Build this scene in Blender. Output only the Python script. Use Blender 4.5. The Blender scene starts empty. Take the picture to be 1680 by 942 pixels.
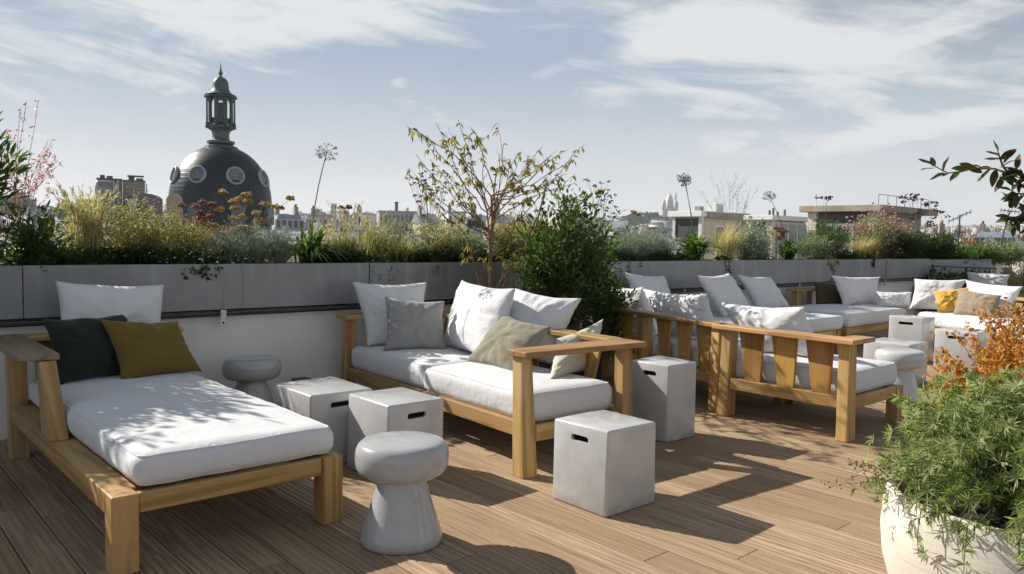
import bpy, bmesh, math, random
import numpy as np
from mathutils import Vector, Matrix, noise

R_ = math.radians
SC = bpy.context.scene
COL = SC.collection

# ------------------------------------------------------------------ camera
F_PX, YAW, PITCH, ROLL = 1291.75, R_(41.656), R_(3.5176), R_(1.0725)
CAM_Z = 1.4
def _axes():
    sy, cy = math.sin(YAW), math.cos(YAW)
    f = np.array([sy*math.cos(PITCH), cy*math.cos(PITCH), -math.sin(PITCH)])
    r = np.array([cy, -sy, 0.0]); u = np.cross(r, f)
    c, s = math.cos(ROLL), math.sin(ROLL)
    return c*r+s*u, -s*r+c*u, f
AX_R, AX_U, AX_F = _axes()
cam_d = bpy.data.cameras.new('camera'); cam = bpy.data.objects.new('camera', cam_d); COL.objects.link(cam)
cam_d.sensor_width = 36.0; cam_d.lens = F_PX/1680*36.0
cam_d.clip_start = 0.05; cam_d.clip_end = 30000
m = Matrix.Identity(4)
for i in range(3):
    m[i][0], m[i][1], m[i][2] = AX_R[i], AX_U[i], -AX_F[i]
m.translation = (0, 0, CAM_Z); cam.matrix_world = m
SC.camera = cam

def ray(px, py):
    return AX_F + (px-840)/F_PX*AX_R - (py-471)/F_PX*AX_U
def gp(px, py, z=0.0):                 # the point at height z seen at a pixel of the photograph
    d = ray(px, py); t = (z-CAM_Z)/d[2]; return Vector((d[0]*t, d[1]*t, z))
def aty(px, py, Y):                    # the point on the plane y = Y
    d = ray(px, py); t = Y/d[1]; return Vector((d[0]*t, Y, d[2]*t+CAM_Z))
def atd(px, py, dist):                 # the point at a horizontal distance
    d = ray(px, py); t = dist/math.hypot(d[0], d[1]); return Vector((d[0]*t, d[1]*t, d[2]*t+CAM_Z))

# ------------------------------------------------------------------ light, sky, exposure
SUN_EL = R_(34.5)
SUN_AZ = math.atan2(-0.34, 0.94)       # measured from +Y towards +X
SC.view_settings.view_transform = 'Standard'; SC.view_settings.look = 'None'
SC.view_settings.exposure = 0.68; SC.view_settings.gamma = 1.0
sd = bpy.data.lights.new('sun', 'SUN'); sun = bpy.data.objects.new('sun', sd); COL.objects.link(sun)
sd.energy = 4.3; sd.angle = R_(0.5); sd.color = (1.0, 0.94, 0.85)
_sdir = Vector((math.sin(SUN_AZ)*math.cos(SUN_EL), math.cos(SUN_AZ)*math.cos(SUN_EL), math.sin(SUN_EL)))
sun.rotation_euler = _sdir.to_track_quat('Z', 'Y').to_euler(); sun.location = (-5, 12, 20)

class NT:
    """small node-tree helper"""
    def __init__(s, tree): s.t = tree; s.n = tree.nodes; s.l = tree.links
    def new(s, typ, **kw):
        nd = s.n.new(typ)
        for k, v in kw.items():
            if k == 'ins':
                for i, val in v.items():
                    if isinstance(val, bpy.types.NodeSocket): s.l.new(val, nd.inputs[i])
                    else: nd.inputs[i].default_value = val
            else: setattr(nd, k, v)
        return nd
    def math(s, op, a, b=0.0, c=None, clamp=False):
        nd = s.n.new('ShaderNodeMath'); nd.operation = op; nd.use_clamp = clamp
        for i, v in enumerate((a, b) if c is None else (a, b, c)):
            if isinstance(v, bpy.types.NodeSocket): s.l.new(v, nd.inputs[i])
            else: nd.inputs[i].default_value = v
        return nd.outputs[0]
    def mix(s, fac, a, b, mode='MIX'):
        nd = s.n.new('ShaderNodeMix'); nd.data_type = 'RGBA'; nd.blend_type = mode
        for i, v in ((0, fac), (6, a), (7, b)):
            if isinstance(v, bpy.types.NodeSocket): s.l.new(v, nd.inputs[i])
            else: nd.inputs[i].default_value = v if i == 0 else (tuple(v)+(1,))[:4]
        return nd.outputs[2]
    def noise(s, vec, scale, detail=4, rough=.55, dist=0.0, dim='3D'):
        nd = s.n.new('ShaderNodeTexNoise'); nd.noise_dimensions = dim
        if vec is not None: s.l.new(vec, nd.inputs['Vector'])
        nd.inputs['Scale'].default_value = scale; nd.inputs['Detail'].default_value = detail
        nd.inputs['Roughness'].default_value = rough; nd.inputs['Distortion'].default_value = dist
        return nd.outputs['Fac']
    def ramp(s, fac, stops, interp='LINEAR'):
        nd = s.n.new('ShaderNodeValToRGB'); cr = nd.color_ramp; cr.interpolation = interp
        while len(cr.elements) < len(stops): cr.elements.new(0.5)
        for e, (p, c) in zip(cr.elements, stops): e.position = p; e.color = (tuple(c)+(1,))[:4]
        s.l.new(fac, nd.inputs[0]); return nd.outputs[0]
    def maprange(s, v, a, b, c=0.0, d=1.0, smooth=True):
        nd = s.n.new('ShaderNodeMapRange'); nd.interpolation_type = 'SMOOTHSTEP' if smooth else 'LINEAR'
        s.l.new(v, nd.inputs[0])
        for i, x in zip((1, 2, 3, 4), (a, b, c, d)): nd.inputs[i].default_value = x
        return nd.outputs[0]
    def scale(s, vec, sc):
        nd = s.n.new('ShaderNodeMapping'); s.l.new(vec, nd.inputs[0]); nd.inputs['Scale'].default_value = sc
        return nd.outputs[0]
    def bump(s, h, strength, dist=0.01, normal=None):
        nd = s.n.new('ShaderNodeBump'); nd.inputs['Strength'].default_value = strength; nd.inputs['Distance'].default_value = dist
        s.l.new(h, nd.inputs['Height'])
        if normal is not None: s.l.new(normal, nd.inputs['Normal'])
        return nd.outputs[0]

def build_world():
    w = bpy.data.worlds.new('World'); SC.world = w; w.use_nodes = True
    t = NT(w.node_tree); t.n.clear()
    sky = t.new('ShaderNodeTexSky', sky_type='NISHITA', sun_disc=False, sun_elevation=SUN_EL, sun_rotation=SUN_AZ,
                altitude=80, air_density=1.0, dust_density=1.0, ozone_density=1.6)
    co = t.new('ShaderNodeTexCoord').outputs['Generated']
    sx = t.new('ShaderNodeSeparateXYZ', ins={0: co}).outputs
    az = t.math('MULTIPLY', t.math('ARCTAN2', sx[0], sx[1]), 180/math.pi)
    el = t.math('MULTIPLY', t.math('ARCSINE', sx[2]), 180/math.pi)
    # cirrus: a coordinate stretched along the streaks
    def streak(ang, sa, se, off):
        c, s_ = math.cos(R_(ang)), math.sin(R_(ang))
        a = t.math('ADD', t.math('MULTIPLY', az, c*sa), t.math('MULTIPLY', el, s_*sa))
        b = t.math('ADD', t.math('MULTIPLY', az, -s_*se), t.math('MULTIPLY', el, c*se))
        return t.new('ShaderNodeCombineXYZ', ins={0: a, 1: b, 2: off}).outputs[0]
    n1 = t.noise(streak(4, .055, .20, 3.1), 1.0, 7, .56, 1.1)
    n2 = t.noise(streak(-10, .10, .55, 8.4), 1.0, 6, .62, .8)
    n3 = t.noise(streak(0, .035, .06, 1.7), 1.0, 3, .5, .4)
    fib = t.math('ADD', t.math('MULTIPLY', n1, .62), t.math('MULTIPLY', n2, .38))
    def blob(a0, e0, ra, re, tilt, amp):
        da = t.math('SUBTRACT', az, a0)
        de = t.math('SUBTRACT', t.math('SUBTRACT', el, e0), t.math('MULTIPLY', da, tilt))
        q = t.math('ADD', t.math('POWER', t.math('ABSOLUTE', t.math('DIVIDE', da, ra)), 2.0), t.math('POWER', t.math('ABSOLUTE', t.math('DIVIDE', de, re)), 2.0))
        return t.math('MULTIPLY', t.math('POWER', 2.718, t.math('MULTIPLY', q, -1.0)), amp)
    tot = t.math('MULTIPLY', t.maprange(n3, .45, .72), .14)
    for b in CLOUDS: tot = t.math('ADD', tot, blob(*b))
    dens = t.math('ADD', tot, t.math('MULTIPLY', t.math('SUBTRACT', fib, .5), 3.6))
    dens = t.maprange(dens, .05, .78)
    dens = t.math('MULTIPLY', dens, t.maprange(el, 22.0, 60.0, 1.0, .30))
    low = t.maprange(el, -1.0, 13.5, 1.0, 0.0)
    low = t.math('MULTIPLY', t.math('POWER', low, .82), t.math('ADD', .66, t.math('MULTIPLY', fib, .80)), clamp=True)
    dens = t.math('MAXIMUM', t.math('MULTIPLY', dens, .93), low, clamp=True)
    grad = t.new('ShaderNodeHueSaturation', ins={'Saturation': SKY_SAT, 'Value': SKY_VAL, 'Color': sky.outputs[0]}).outputs[0]
    grad = t.mix(1.0, grad, SKY_CAP, 'DARKEN')
    near = t.maprange(el, -2.0, 16.0, 1.0, 0.0, smooth=False)
    cl = t.mix(near, CLOUD_HI, CLOUD_LO)
    col = t.mix(dens, grad, cl)
    bg = t.new('ShaderNodeBackground', ins={0: col, 1: SKY_STR})
    out = t.new('ShaderNodeOutputWorld', ins={0: bg.outputs[0]})
SKY_STR = 0.0645
SKY_SAT, SKY_VAL = 0.50, 1.15
SKY_CAP = (3.85, 4.75, 5.85)
CLOUD_HI = (7.6, 7.75, 7.9); CLOUD_LO = (7.75, 7.85, 7.9)
CLOUDS = [   # azimuth, elevation (degrees), half-widths, tilt, amount
    (24, 15.6, 14, 2.3, -.02, .62), (6, 16.5, 9, 2.0, -.15, .45), (60, 13.4, 10, 2.3, -.06, .44), (72, 11.8, 12, 2.0, .00, .44), (40, 9.0, 45, 3.5, .0, .16),
    (52, 16.0, 6, 2.0, -.10, .35), (74, 8.0, 12, 1.3, .16, .50), (57, 6.6, 9, 1.2, .10, .34), (12, 7.5, 12, 3.2, -.10, .45),
    (55.5, 9.2, 2.2, .8, .10, .34), (33.4, 10.8, .8, .45, 0, .45), (49, 10.6, 2.0, .4, .0, .25), (90, 15, 12, 4, 0, .4), (-14, 10, 14, 5, 0, .4),
    (140, 18, 30, 8, .02, .55), (-150, 20, 34, 9, -.02, .6), (-95, 17, 25, 6, .03, .5), (175, 32, 30, 7, 0, .45), (110, 26, 25, 6, 0, .4)]  # this row: clouds out of view, added to raise fill on shaded fronts
build_world()

# ------------------------------------------------------------------ materials
MATS = {}
def material(name, fn, **kw):
    if name in MATS: return MATS[name]
    mt = bpy.data.materials.new(name); mt.use_nodes = True
    t = NT(mt.node_tree); t.n.clear()
    b = t.new('ShaderNodeBsdfPrincipled'); out = t.new('ShaderNodeOutputMaterial'); t.l.new(b.outputs[0], out.inputs[0])
    fn(t, b, out, **kw); MATS[name] = mt; return mt
def setp(t, b, **kw):
    names = dict(col='Base Color', rough='Roughness', metal='Metallic', spec='Specular IOR Level', normal='Normal', coat='Coat Weight', coatr='Coat Roughness', sheen='Sheen Weight')
    for k, v in kw.items():
        i = b.inputs[names[k]]
        if isinstance(v, bpy.types.NodeSocket): t.l.new(v, i)
        else: i.default_value = (tuple(v)+(1,))[:4] if k == 'col' else v
def objco(t): return t.new('ShaderNodeTexCoord').outputs['Object']
def worldco(t): return t.new('ShaderNodeNewGeometry').outputs['Position']
def objrnd(t): return t.new('ShaderNodeObjectInfo').outputs['Random']
def attr(t, name, out='Fac'): return t.new('ShaderNodeAttribute', attribute_name=name).outputs[out]

def m_fabric(t, b, out, col=(.8, .8, .8), var=.10, weave=900, bump=.25, slub=0.0, wr=0.0):
    co = objco(t)
    n = t.noise(co, 7, 5, .6)
    c = t.mix(n, tuple(x*(1-var) for x in col), tuple(min(1, x*(1+var*.5)) for x in col))
    if slub:
        s1 = t.noise(t.scale(co, (40, 40, 420)), 1.0, 3, .6); s2 = t.noise(t.scale(co, (420, 420, 40)), 1.0, 3, .6)
        sl = t.math('ADD', t.math('MULTIPLY', s1, .5), t.math('MULTIPLY', s2, .5))
        c = t.mix(t.maprange(sl, .35, .65), tuple(x*(1-slub) for x in col), c)
    w = t.noise(co, weave, 2, .5)
    big = t.noise(co, 16, 4, .6, .6)
    nrm = t.bump(w, bump, .0006)
    if wr: nrm = t.bump(big, wr, .02, nrm)
    setp(t, b, col=c, rough=.9, spec=.15, sheen=.15, normal=nrm)
def m_wood(t, b, out, c1=(.43, .250, .085), c2=(.60, .395, .175), rough=.5):
    co = attr(t, 'gco', 'Vector')
    g = t.noise(t.scale(co, (2.2, 38, 38)), 1.0, 5, .6, .7)
    ring = t.noise(t.scale(co, (.9, 9, 9)), 1.0, 3, .5, 1.4)
    fine = t.noise(t.scale(co, (14, 420, 420)), 1.0, 2, .6)
    c = t.mix(g, c1, c2)
    c = t.mix(t.maprange(ring, .42, .62), c, tuple(x*.82 for x in c1))
    c = t.mix(t.math('MULTIPLY', t.maprange(fine, .52, .72), .30), c, tuple(x*.5 for x in c1))
    gy = t.noise(worldco(t), 2.6, 5, .65)
    c = t.mix(t.math('MULTIPLY', t.maprange(gy, .50, .72), .38), c, (.40, .33, .25))
    hs = t.new('ShaderNodeHueSaturation', ins={'Hue': t.maprange(t.math('FRACT', t.math('MULTIPLY', objrnd(t), 7.3)), 0, 1, .488, .508, False), 'Saturation': 1.0, 'Value': t.maprange(objrnd(t), 0, 1, .76, 1.14, False), 'Color': c})
    setp(t, b, col=hs.outputs[0], rough=rough, spec=.35, normal=t.bump(t.math('ADD', g, t.math('MULTIPLY', fine, .6)), .22, .002))
def m_deck(t, b, out):
    co = worldco(t); rnd = objrnd(t)
    sh = t.new('ShaderNodeCombineXYZ', ins={0: t.math('MULTIPLY', rnd, 37.0), 1: t.math('MULTIPLY', rnd, 91.0), 2: 0.0}).outputs[0]
    v = t.new('ShaderNodeVectorMath', operation='ADD', ins={0: co, 1: sh}).outputs[0]
    g = t.noise(t.scale(v, (55, 1.6, 55)), 1.0, 5, .62, .5)
    fine = t.noise(t.scale(v, (330, 9, 330)), 1.0, 3, .6)
    bl = t.noise(t.scale(co, (2.2, 1.1, 1)), 1.0, 4, .6)
    tint = t.mix(rnd, (.345, .240, .148), (.560, .425, .290))
    c = t.mix(t.maprange(g, .3, .7), tuple((.25, .168, .100)), tint)
    c = t.mix(t.math('MULTIPLY', t.maprange(fine, .5, .75), .35), c, (.10, .068, .046))
    c = t.mix(t.math('MULTIPLY', t.maprange(bl, .45, .75), .35), c, (.36, .275, .19))
    setp(t, b, col=c, rough=t.maprange(g, .2, .8, .68, .85), spec=.12, normal=t.bump(t.math('ADD', g, fine), .30, .003))
def m_ceramic(t, b, out, col=(.54, .54, .535)):
    co = objco(t)
    n = t.noise(co, 4.5, 5, .62, .5); f = t.noise(co, 70, 3, .6); st = t.noise(t.scale(co, (26, 26, 2.0)), 1.0, 4, .6, .3)
    c = t.mix(t.maprange(n, .32, .70), tuple(x*.93 for x in col), col)
    c = t.mix(t.math('MULTIPLY', t.maprange(st, .56, .74), .16), c, (.56, .56, .555))
    c = t.mix(t.math('MULTIPLY', t.maprange(f, .70, .76), .18), c, (.32, .31, .30))
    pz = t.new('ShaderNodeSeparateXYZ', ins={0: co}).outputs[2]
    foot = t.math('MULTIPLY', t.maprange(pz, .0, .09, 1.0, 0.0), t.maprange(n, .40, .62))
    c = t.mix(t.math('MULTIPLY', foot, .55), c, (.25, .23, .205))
    sp = t.noise(co, 160, 2, .5)
    c = t.mix(t.math('MULTIPLY', t.maprange(sp, .72, .78), .6), c, (.20, .19, .18))
    big = t.noise(co, 9, 3, .5)
    nrm = t.bump(f, .05, .002, t.bump(big, .40, .010))
    setp(t, b, col=c, rough=t.maprange(n, .3, .7, .08, .24), spec=.6, normal=nrm)
def m_plain(t, b, out, col=(.5, .5, .5), rough=.6, metal=0.0, var=.15, sc=6.0, bump=.1, spec=.5, streak=0.0):
    co = objco(t); n = t.noise(co, sc, 5, .62); f = t.noise(co, sc*14, 3, .6)
    k = t.math('ADD', t.math('MULTIPLY', n, .75), t.math('MULTIPLY', f, .25))
    c = t.mix(t.maprange(k, .3, .7), tuple(x*(1-var) for x in col), tuple(min(1, x*(1+var)) for x in col))
    if streak:
        s = t.noise(t.scale(co, (7, 7, .5)), 1.0, 4, .6, .3)
        c = t.mix(t.math('MULTIPLY', t.maprange(s, .52, .75), streak), c, tuple(x*.55 for x in col))
    setp(t, b, col=c, rough=t.maprange(n, .2, .8, max(.05, rough-.08), min(1, rough+.08)), metal=metal, spec=spec, normal=t.bump(f, bump, .01))
def m_leaf(t, b, out, cols=((.04, .09, .02), (.09, .15, .04)), trans=.35, rough=.5, spec=.4):
    r = attr(t, 'rnd')
    st = [(i/(len(cols)-1), c) for i, c in enumerate(cols)]
    c = t.ramp(r, st)
    setp(t, b, col=c, rough=rough, spec=spec)
    if trans:
        tr = t.new('ShaderNodeBsdfTranslucent', ins={0: t.mix(.5, c, t.mix(1.0, c, (1.35, 1.6, .7), 'MULTIPLY'))})
        ms = t.new('ShaderNodeMixShader', ins={0: trans, 1: b.outputs[0], 2: tr.outputs[0]})
        t.l.new(ms.outputs[0], out.inputs[0])
def m_vary(t, b, out, cols=((.5, .5, .5), (.3, .3, .3)), rough=.75):      # many far things in one mesh: one colour per piece
    c = t.ramp(attr(t, 'rnd'), [(i/len(cols), c) for i, c in enumerate(cols)], 'CONSTANT')
    n = t.noise(worldco(t), .35, 4, .6)
    setp(t, b, col=t.mix(t.maprange(n, .3, .7), t.mix(1.0, c, (.78, .78, .78), 'MULTIPLY'), c), rough=rough, spec=.25)
def m_zinc(t, b, out, col=(.34, .36, .40)):
    co = objco(t); n = t.noise(t.scale(co, (.8, .8, 3)), 1.2, 5, .62); f = t.noise(co, 9, 3, .6)
    c = t.mix(t.maprange(n, .3, .7), tuple(x*.72 for x in col), tuple(x*1.18 for x in col))
    setp(t, b, col=c, rough=t.maprange(f, .3, .7, .35, .55), metal=.35, spec=.5, normal=t.bump(f, .15, .02))
def m_dome(t, b, out):
    co = objco(t); n = t.noise(co, .9, 5, .62); f = t.noise(t.scale(co, (2, 2, 9)), 1.5, 4, .6)
    c = t.mix(t.maprange(n, .3, .7), (.012, .016, .022), (.028, .034, .043))
    c = t.mix(t.math('MULTIPLY', t.maprange(f, .55, .7), .35), c, (.075, .08, .085))
    crs = t.math('SINE', t.math('MULTIPLY', t.new('ShaderNodeSeparateXYZ', ins={0: co}).outputs[2], 16.0))
    setp(t, b, col=c, rough=t.maprange(f, .3, .7, .36, .52), metal=.0, spec=.36, normal=t.bump(f, .12, .05, t.bump(t.maprange(crs, .75, 1.0), .35, .02)))
def m_stonewall(t, b, out, col=(.86, .84, .80)):
    co = worldco(t); n = t.noise(co, 1.3, 5, .62); f = t.noise(co, 45, 3, .6); st = t.noise(t.scale(co, (5, 5, .35)), 1.0, 4, .6)
    c = t.mix(t.maprange(n, .3, .7), tuple(x*.88 for x in col), col)
    c = t.mix(t.math('MULTIPLY', t.maprange(st, .52, .78), .22), c, tuple(x*.66 for x in col))
    setp(t, b, col=c, rough=.85, spec=.2, normal=t.bump(f, .18, .003))
def m_panel(t, b, out):
    co = worldco(t); n = t.noise(co, 2.2, 5, .6, .5); st = t.noise(t.scale(co, (9, 9, .5)), 1.0, 4, .6); f = t.noise(co, 120, 2, .5)
    c = t.mix(t.maprange(n, .3, .7), (.215, .22, .23), (.28, .285, .29))
    c = t.mix(t.math('MULTIPLY', t.maprange(st, .54, .70), .45), c, (.40, .40, .385))
    c = t.mix(t.math('MULTIPLY', t.maprange(t.noise(t.scale(co, (14, 14, .8)), 1.0, 3, .6), .60, .72), .4), c, (.12, .12, .115))
    setp(t, b, col=c, rough=t.maprange(n, .3, .7, .34, .48), spec=.5, metal=.15, normal=t.bump(f, .05, .001))
def m_pot(t, b, out):
    co = objco(t); n = t.noise(co, 3, 5, .62); h = t.noise(t.scale(co, (4, 4, 60)), 1.0, 4, .65, .3); f = t.noise(co, 60, 4, .65)
    c = t.mix(t.maprange(n, .3, .7), (.57, .52, .445), (.68, .635, .56))
    c = t.mix(t.math('MULTIPLY', t.maprange(h, .55, .72), .35), c, (.44, .39, .32))
    setp(t, b, col=c, rough=.8, spec=.25, normal=t.bump(f, .25, .003, t.bump(h, .25, .006)))
def m_glass(t, b, out, col=(.05, .055, .06)):
    setp(t, b, col=col, rough=.08, spec=.8, metal=.1)

M = lambda k: MATS[k]
material('white_fabric', m_fabric, col=(.68, .68, .685), var=.05, wr=.40)
material('seat_fabric', m_fabric, col=(.66, .66, .665), var=.06, wr=.28)
material('green_fabric', m_fabric, col=(.021, .029, .021), var=.25, wr=.2)
material('mustard_fabric', m_fabric, col=(.175, .112, .024), var=.15, wr=.2)
material('yellow_fabric', m_fabric, col=(.66, .40, .085), var=.12, wr=.2)
material('grey_linen', m_fabric, col=(.34, .335, .32), var=.07, slub=.18, wr=.2)
material('taupe_linen', m_fabric, col=(.27, .245, .185), var=.10, slub=.25, wr=.2)
material('beige_linen', m_fabric, col=(.60, .56, .48), var=.08, slub=.18, wr=.2)
material('brown_linen', m_fabric, col=(.35, .285, .205), var=.10, slub=.3, wr=.2)
material('olive_fabric', m_fabric, col=(.070, .060, .026), var=.2, wr=.2)
material('teak', m_wood)
material('teak_amber', m_wood, c1=(.37, .200, .045), c2=(.52, .310, .090))  # darker teak for back slats, their shade painted into the colour
material('teak_grey', m_wood, c1=(.30, .21, .13), c2=(.42, .32, .22), rough=.6)
material('deck_wood', m_deck)
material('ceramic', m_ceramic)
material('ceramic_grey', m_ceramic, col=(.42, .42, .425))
material('slot_dark', m_plain, col=(.03, .03, .03), rough=.9)
material('cream_wall', m_stonewall)
material('panel_grey', m_panel)
material('rail_black', m_plain, col=(.025, .027, .03), rough=.4, metal=.3)
material('steel', m_plain, col=(.45, .45, .44), rough=.35, metal=.9)
material('pot_clay', m_pot)
material('soil', m_plain, col=(.035, .026, .018), rough=1, sc=30, bump=.8)
material('slab_dark', m_plain, col=(.04, .038, .035), rough=.9)

# ------------------------------------------------------------------ object helpers
def link(o): COL.objects.link(o); return o
def thing(name, label, cat, loc=(0, 0, 0), rotz=0.0, group=None):
    o = bpy.data.objects.new(name, None); link(o); o.empty_display_size = .1
    o.location = loc; o.rotation_euler = (0, 0, rotz)
    return tag(o, label, cat, group)
def tag(o, label, cat, group=None):
    o['label'] = label; o['category'] = cat
    if group: o['group'] = group
    return o
def meshobj(name, me, mat, parent=None, smooth=False, kind=None):
    o = bpy.data.objects.new(name, me); link(o)
    if mat is not None and not me.materials: me.materials.append(MATS[mat] if isinstance(mat, str) else mat)
    if smooth: me.polygons.foreach_set('use_smooth', [True]*len(me.polygons))
    if parent is not None: o.parent = parent
    if kind: o['kind'] = kind
    return o
def bm_mesh(bm, name):
    me = bpy.data.meshes.new(name); bm.to_mesh(me); bm.free(); return me
def set_gco(me, axis, seed):
    """texture coordinates with the grain along x"""
    a = me.attributes.new('gco', 'FLOAT_VECTOR', 'POINT')
    n = len(me.vertices); co = np.empty(n*3, np.float32); me.vertices.foreach_get('co', co); co = co.reshape(-1, 3)
    ax = Vector(axis).normalized(); u = ax.orthogonal().normalized(); v = ax.cross(u)
    B = np.array([ax, u, v], np.float32).T
    q = co @ B + np.array([seed*7.31 % 19, seed*3.77 % 11, seed*5.13 % 13], np.float32)
    a.data.foreach_set('vector', q.ravel())
_seed = [0]
def hexa(name, c8, mat, parent, bev=.006, axis=None, seg=2):
    """a board or post from 8 corners (bottom ring then top ring), edges eased"""
    bm = bmesh.new(); vs = [bm.verts.new(Vector(c)) for c in c8]
    for q in ((3, 2, 1, 0), (4, 5, 6, 7), (0, 1, 5, 4), (1, 2, 6, 5), (2, 3, 7, 6), (3, 0, 4, 7)): bm.faces.new([vs[i] for i in q])
    bmesh.ops.recalc_face_normals(bm, faces=bm.faces)
    if bev: bmesh.ops.bevel(bm, geom=list(bm.edges), offset=bev, segments=seg, affect='EDGES', profile=.5, clamp_overlap=True)
    me = bm_mesh(bm, name)
    if axis is None:
        d = [Vector(c8[4])-Vector(c8[0]), Vector(c8[1])-Vector(c8[0]), Vector(c8[3])-Vector(c8[0])]
        axis = max(d, key=lambda v: v.length)
    _seed[0] += 1; set_gco(me, axis, _seed[0])
    o = meshobj(name, me, mat, parent)
    return o
def box8(x0, x1, y0, y1, z0, z1):
    return [(x0, y0, z0), (x1, y0, z0), (x1, y1, z0), (x0, y1, z0), (x0, y0, z1), (x1, y0, z1), (x1, y1, z1), (x0, y1, z1)]
def box(name, x0, x1, y0, y1, z0, z1, mat, parent, bev=.006, seg=2):
    return hexa(name, box8(x0, x1, y0, y1, z0, z1), mat, parent, bev, seg=seg)
def taper8(b, t, z0, z1):       # b, t = (x0, x1, y0, y1)
    return [(b[0], b[2], z0), (b[1], b[2], z0), (b[1], b[3], z0), (b[0], b[3], z0), (t[0], t[2], z1), (t[1], t[2], z1), (t[1], t[3], z1), (t[0], t[3], z1)]

def cushion(name, x0, x1, y0, y1, z0, z1, parent, r=.045, puff=.018, seed=0, mat='seat_fabric', wr=.0055):
    """a boxed seat cushion: rounded edges, a crowned top, slack fabric"""
    sx, sy, sz = x1-x0, y1-y0, z1-z0
    bm = bmesh.new(); bmesh.ops.create_cube(bm, size=1.0)
    nx, ny, nz = max(6, int(sx/.05)), max(6, int(sy/.05)), 8
    for ax, n in ((0, nx), (1, ny), (2, nz)):
        es = [e for e in bm.edges if abs((e.verts[0].co-e.verts[1].co)[ax]) > .5]
        bmesh.ops.subdivide_edges(bm, edges=es, cuts=n, use_grid_fill=True)
    S = Vector((sx, sy, sz))/2
    for v in bm.verts:
        p = Vector((v.co.x*sx, v.co.y*sy, v.co.z*sz))
        q = Vector([max(-S[i]+r, min(S[i]-r, p[i])) for i in range(3)])
        # push grid lines outward a little so that the edges get enough rows
        d = p-q
        if d.length > 1e-6: p = q + d.normalized()*r
        u, w = p.x/S.x, p.y/S.y
        if p.z > 0: p.z += puff*(1-u*u)*(1-w*w)*1.2
        side = max(abs(u), abs(w))
        if side > .9:
            h = p.z/S.z; k = .010*(1-h*h)
            p.x += k*(1 if u > 0 else -1)*(abs(u) > .9); p.y += k*(1 if w > 0 else -1)*(abs(w) > .9)
        nn = noise.noise_vector(p*5.5+Vector((seed*3.1, seed, 0)))+.5*noise.noise_vector(p*14+Vector((seed, 7, 0)))
        p += nn*wr
        v.co = p + Vector(((x0+x1)/2, (y0+y1)/2, (z0+z1)/2))
    o = meshobj(name, bm_mesh(bm, name), mat, parent, smooth=True)
    g = Geo(); q = r*.30
    for zz in (z1-q+.001, z0+q-.001):
        pts = []
        for cx, cy, a0 in ((x1-r, y1-r, 0), (x0+r, y1-r, 90), (x0+r, y0+r, 180), (x1-r, y0+r, 270)):
            for k in range(5):
                a = R_(a0+22.5*k); pts.append((cx+(r-q)*math.cos(a), cy+(r-q)*math.sin(a)))
        pts.append(pts[0]); L = []
        for (ax, ay), (bx, by) in zip(pts, pts[1:]):
            m = max(1, int(math.hypot(bx-ax, by-ay)/.05))
            for k in range(m):
                p = Vector((ax+(bx-ax)*k/m-(x0+x1)/2, ay+(by-ay)*k/m-(y0+y1)/2, zz-(z0+z1)/2))
                p += (noise.noise_vector(p*5.5+Vector((seed*3.1, seed, 0)))+.5*noise.noise_vector(p*14+Vector((seed, 7, 0))))*wr
                L.append((p.x+(x0+x1)/2, p.y+(y0+y1)/2, p.z+(z0+z1)/2+(puff*.10 if zz > (z0+z1)/2 else 0)))
        L.append(L[0]); g.tube(L, .0052, .0052, 6)
    g.build('piping', mat, o)
    return o

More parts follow.
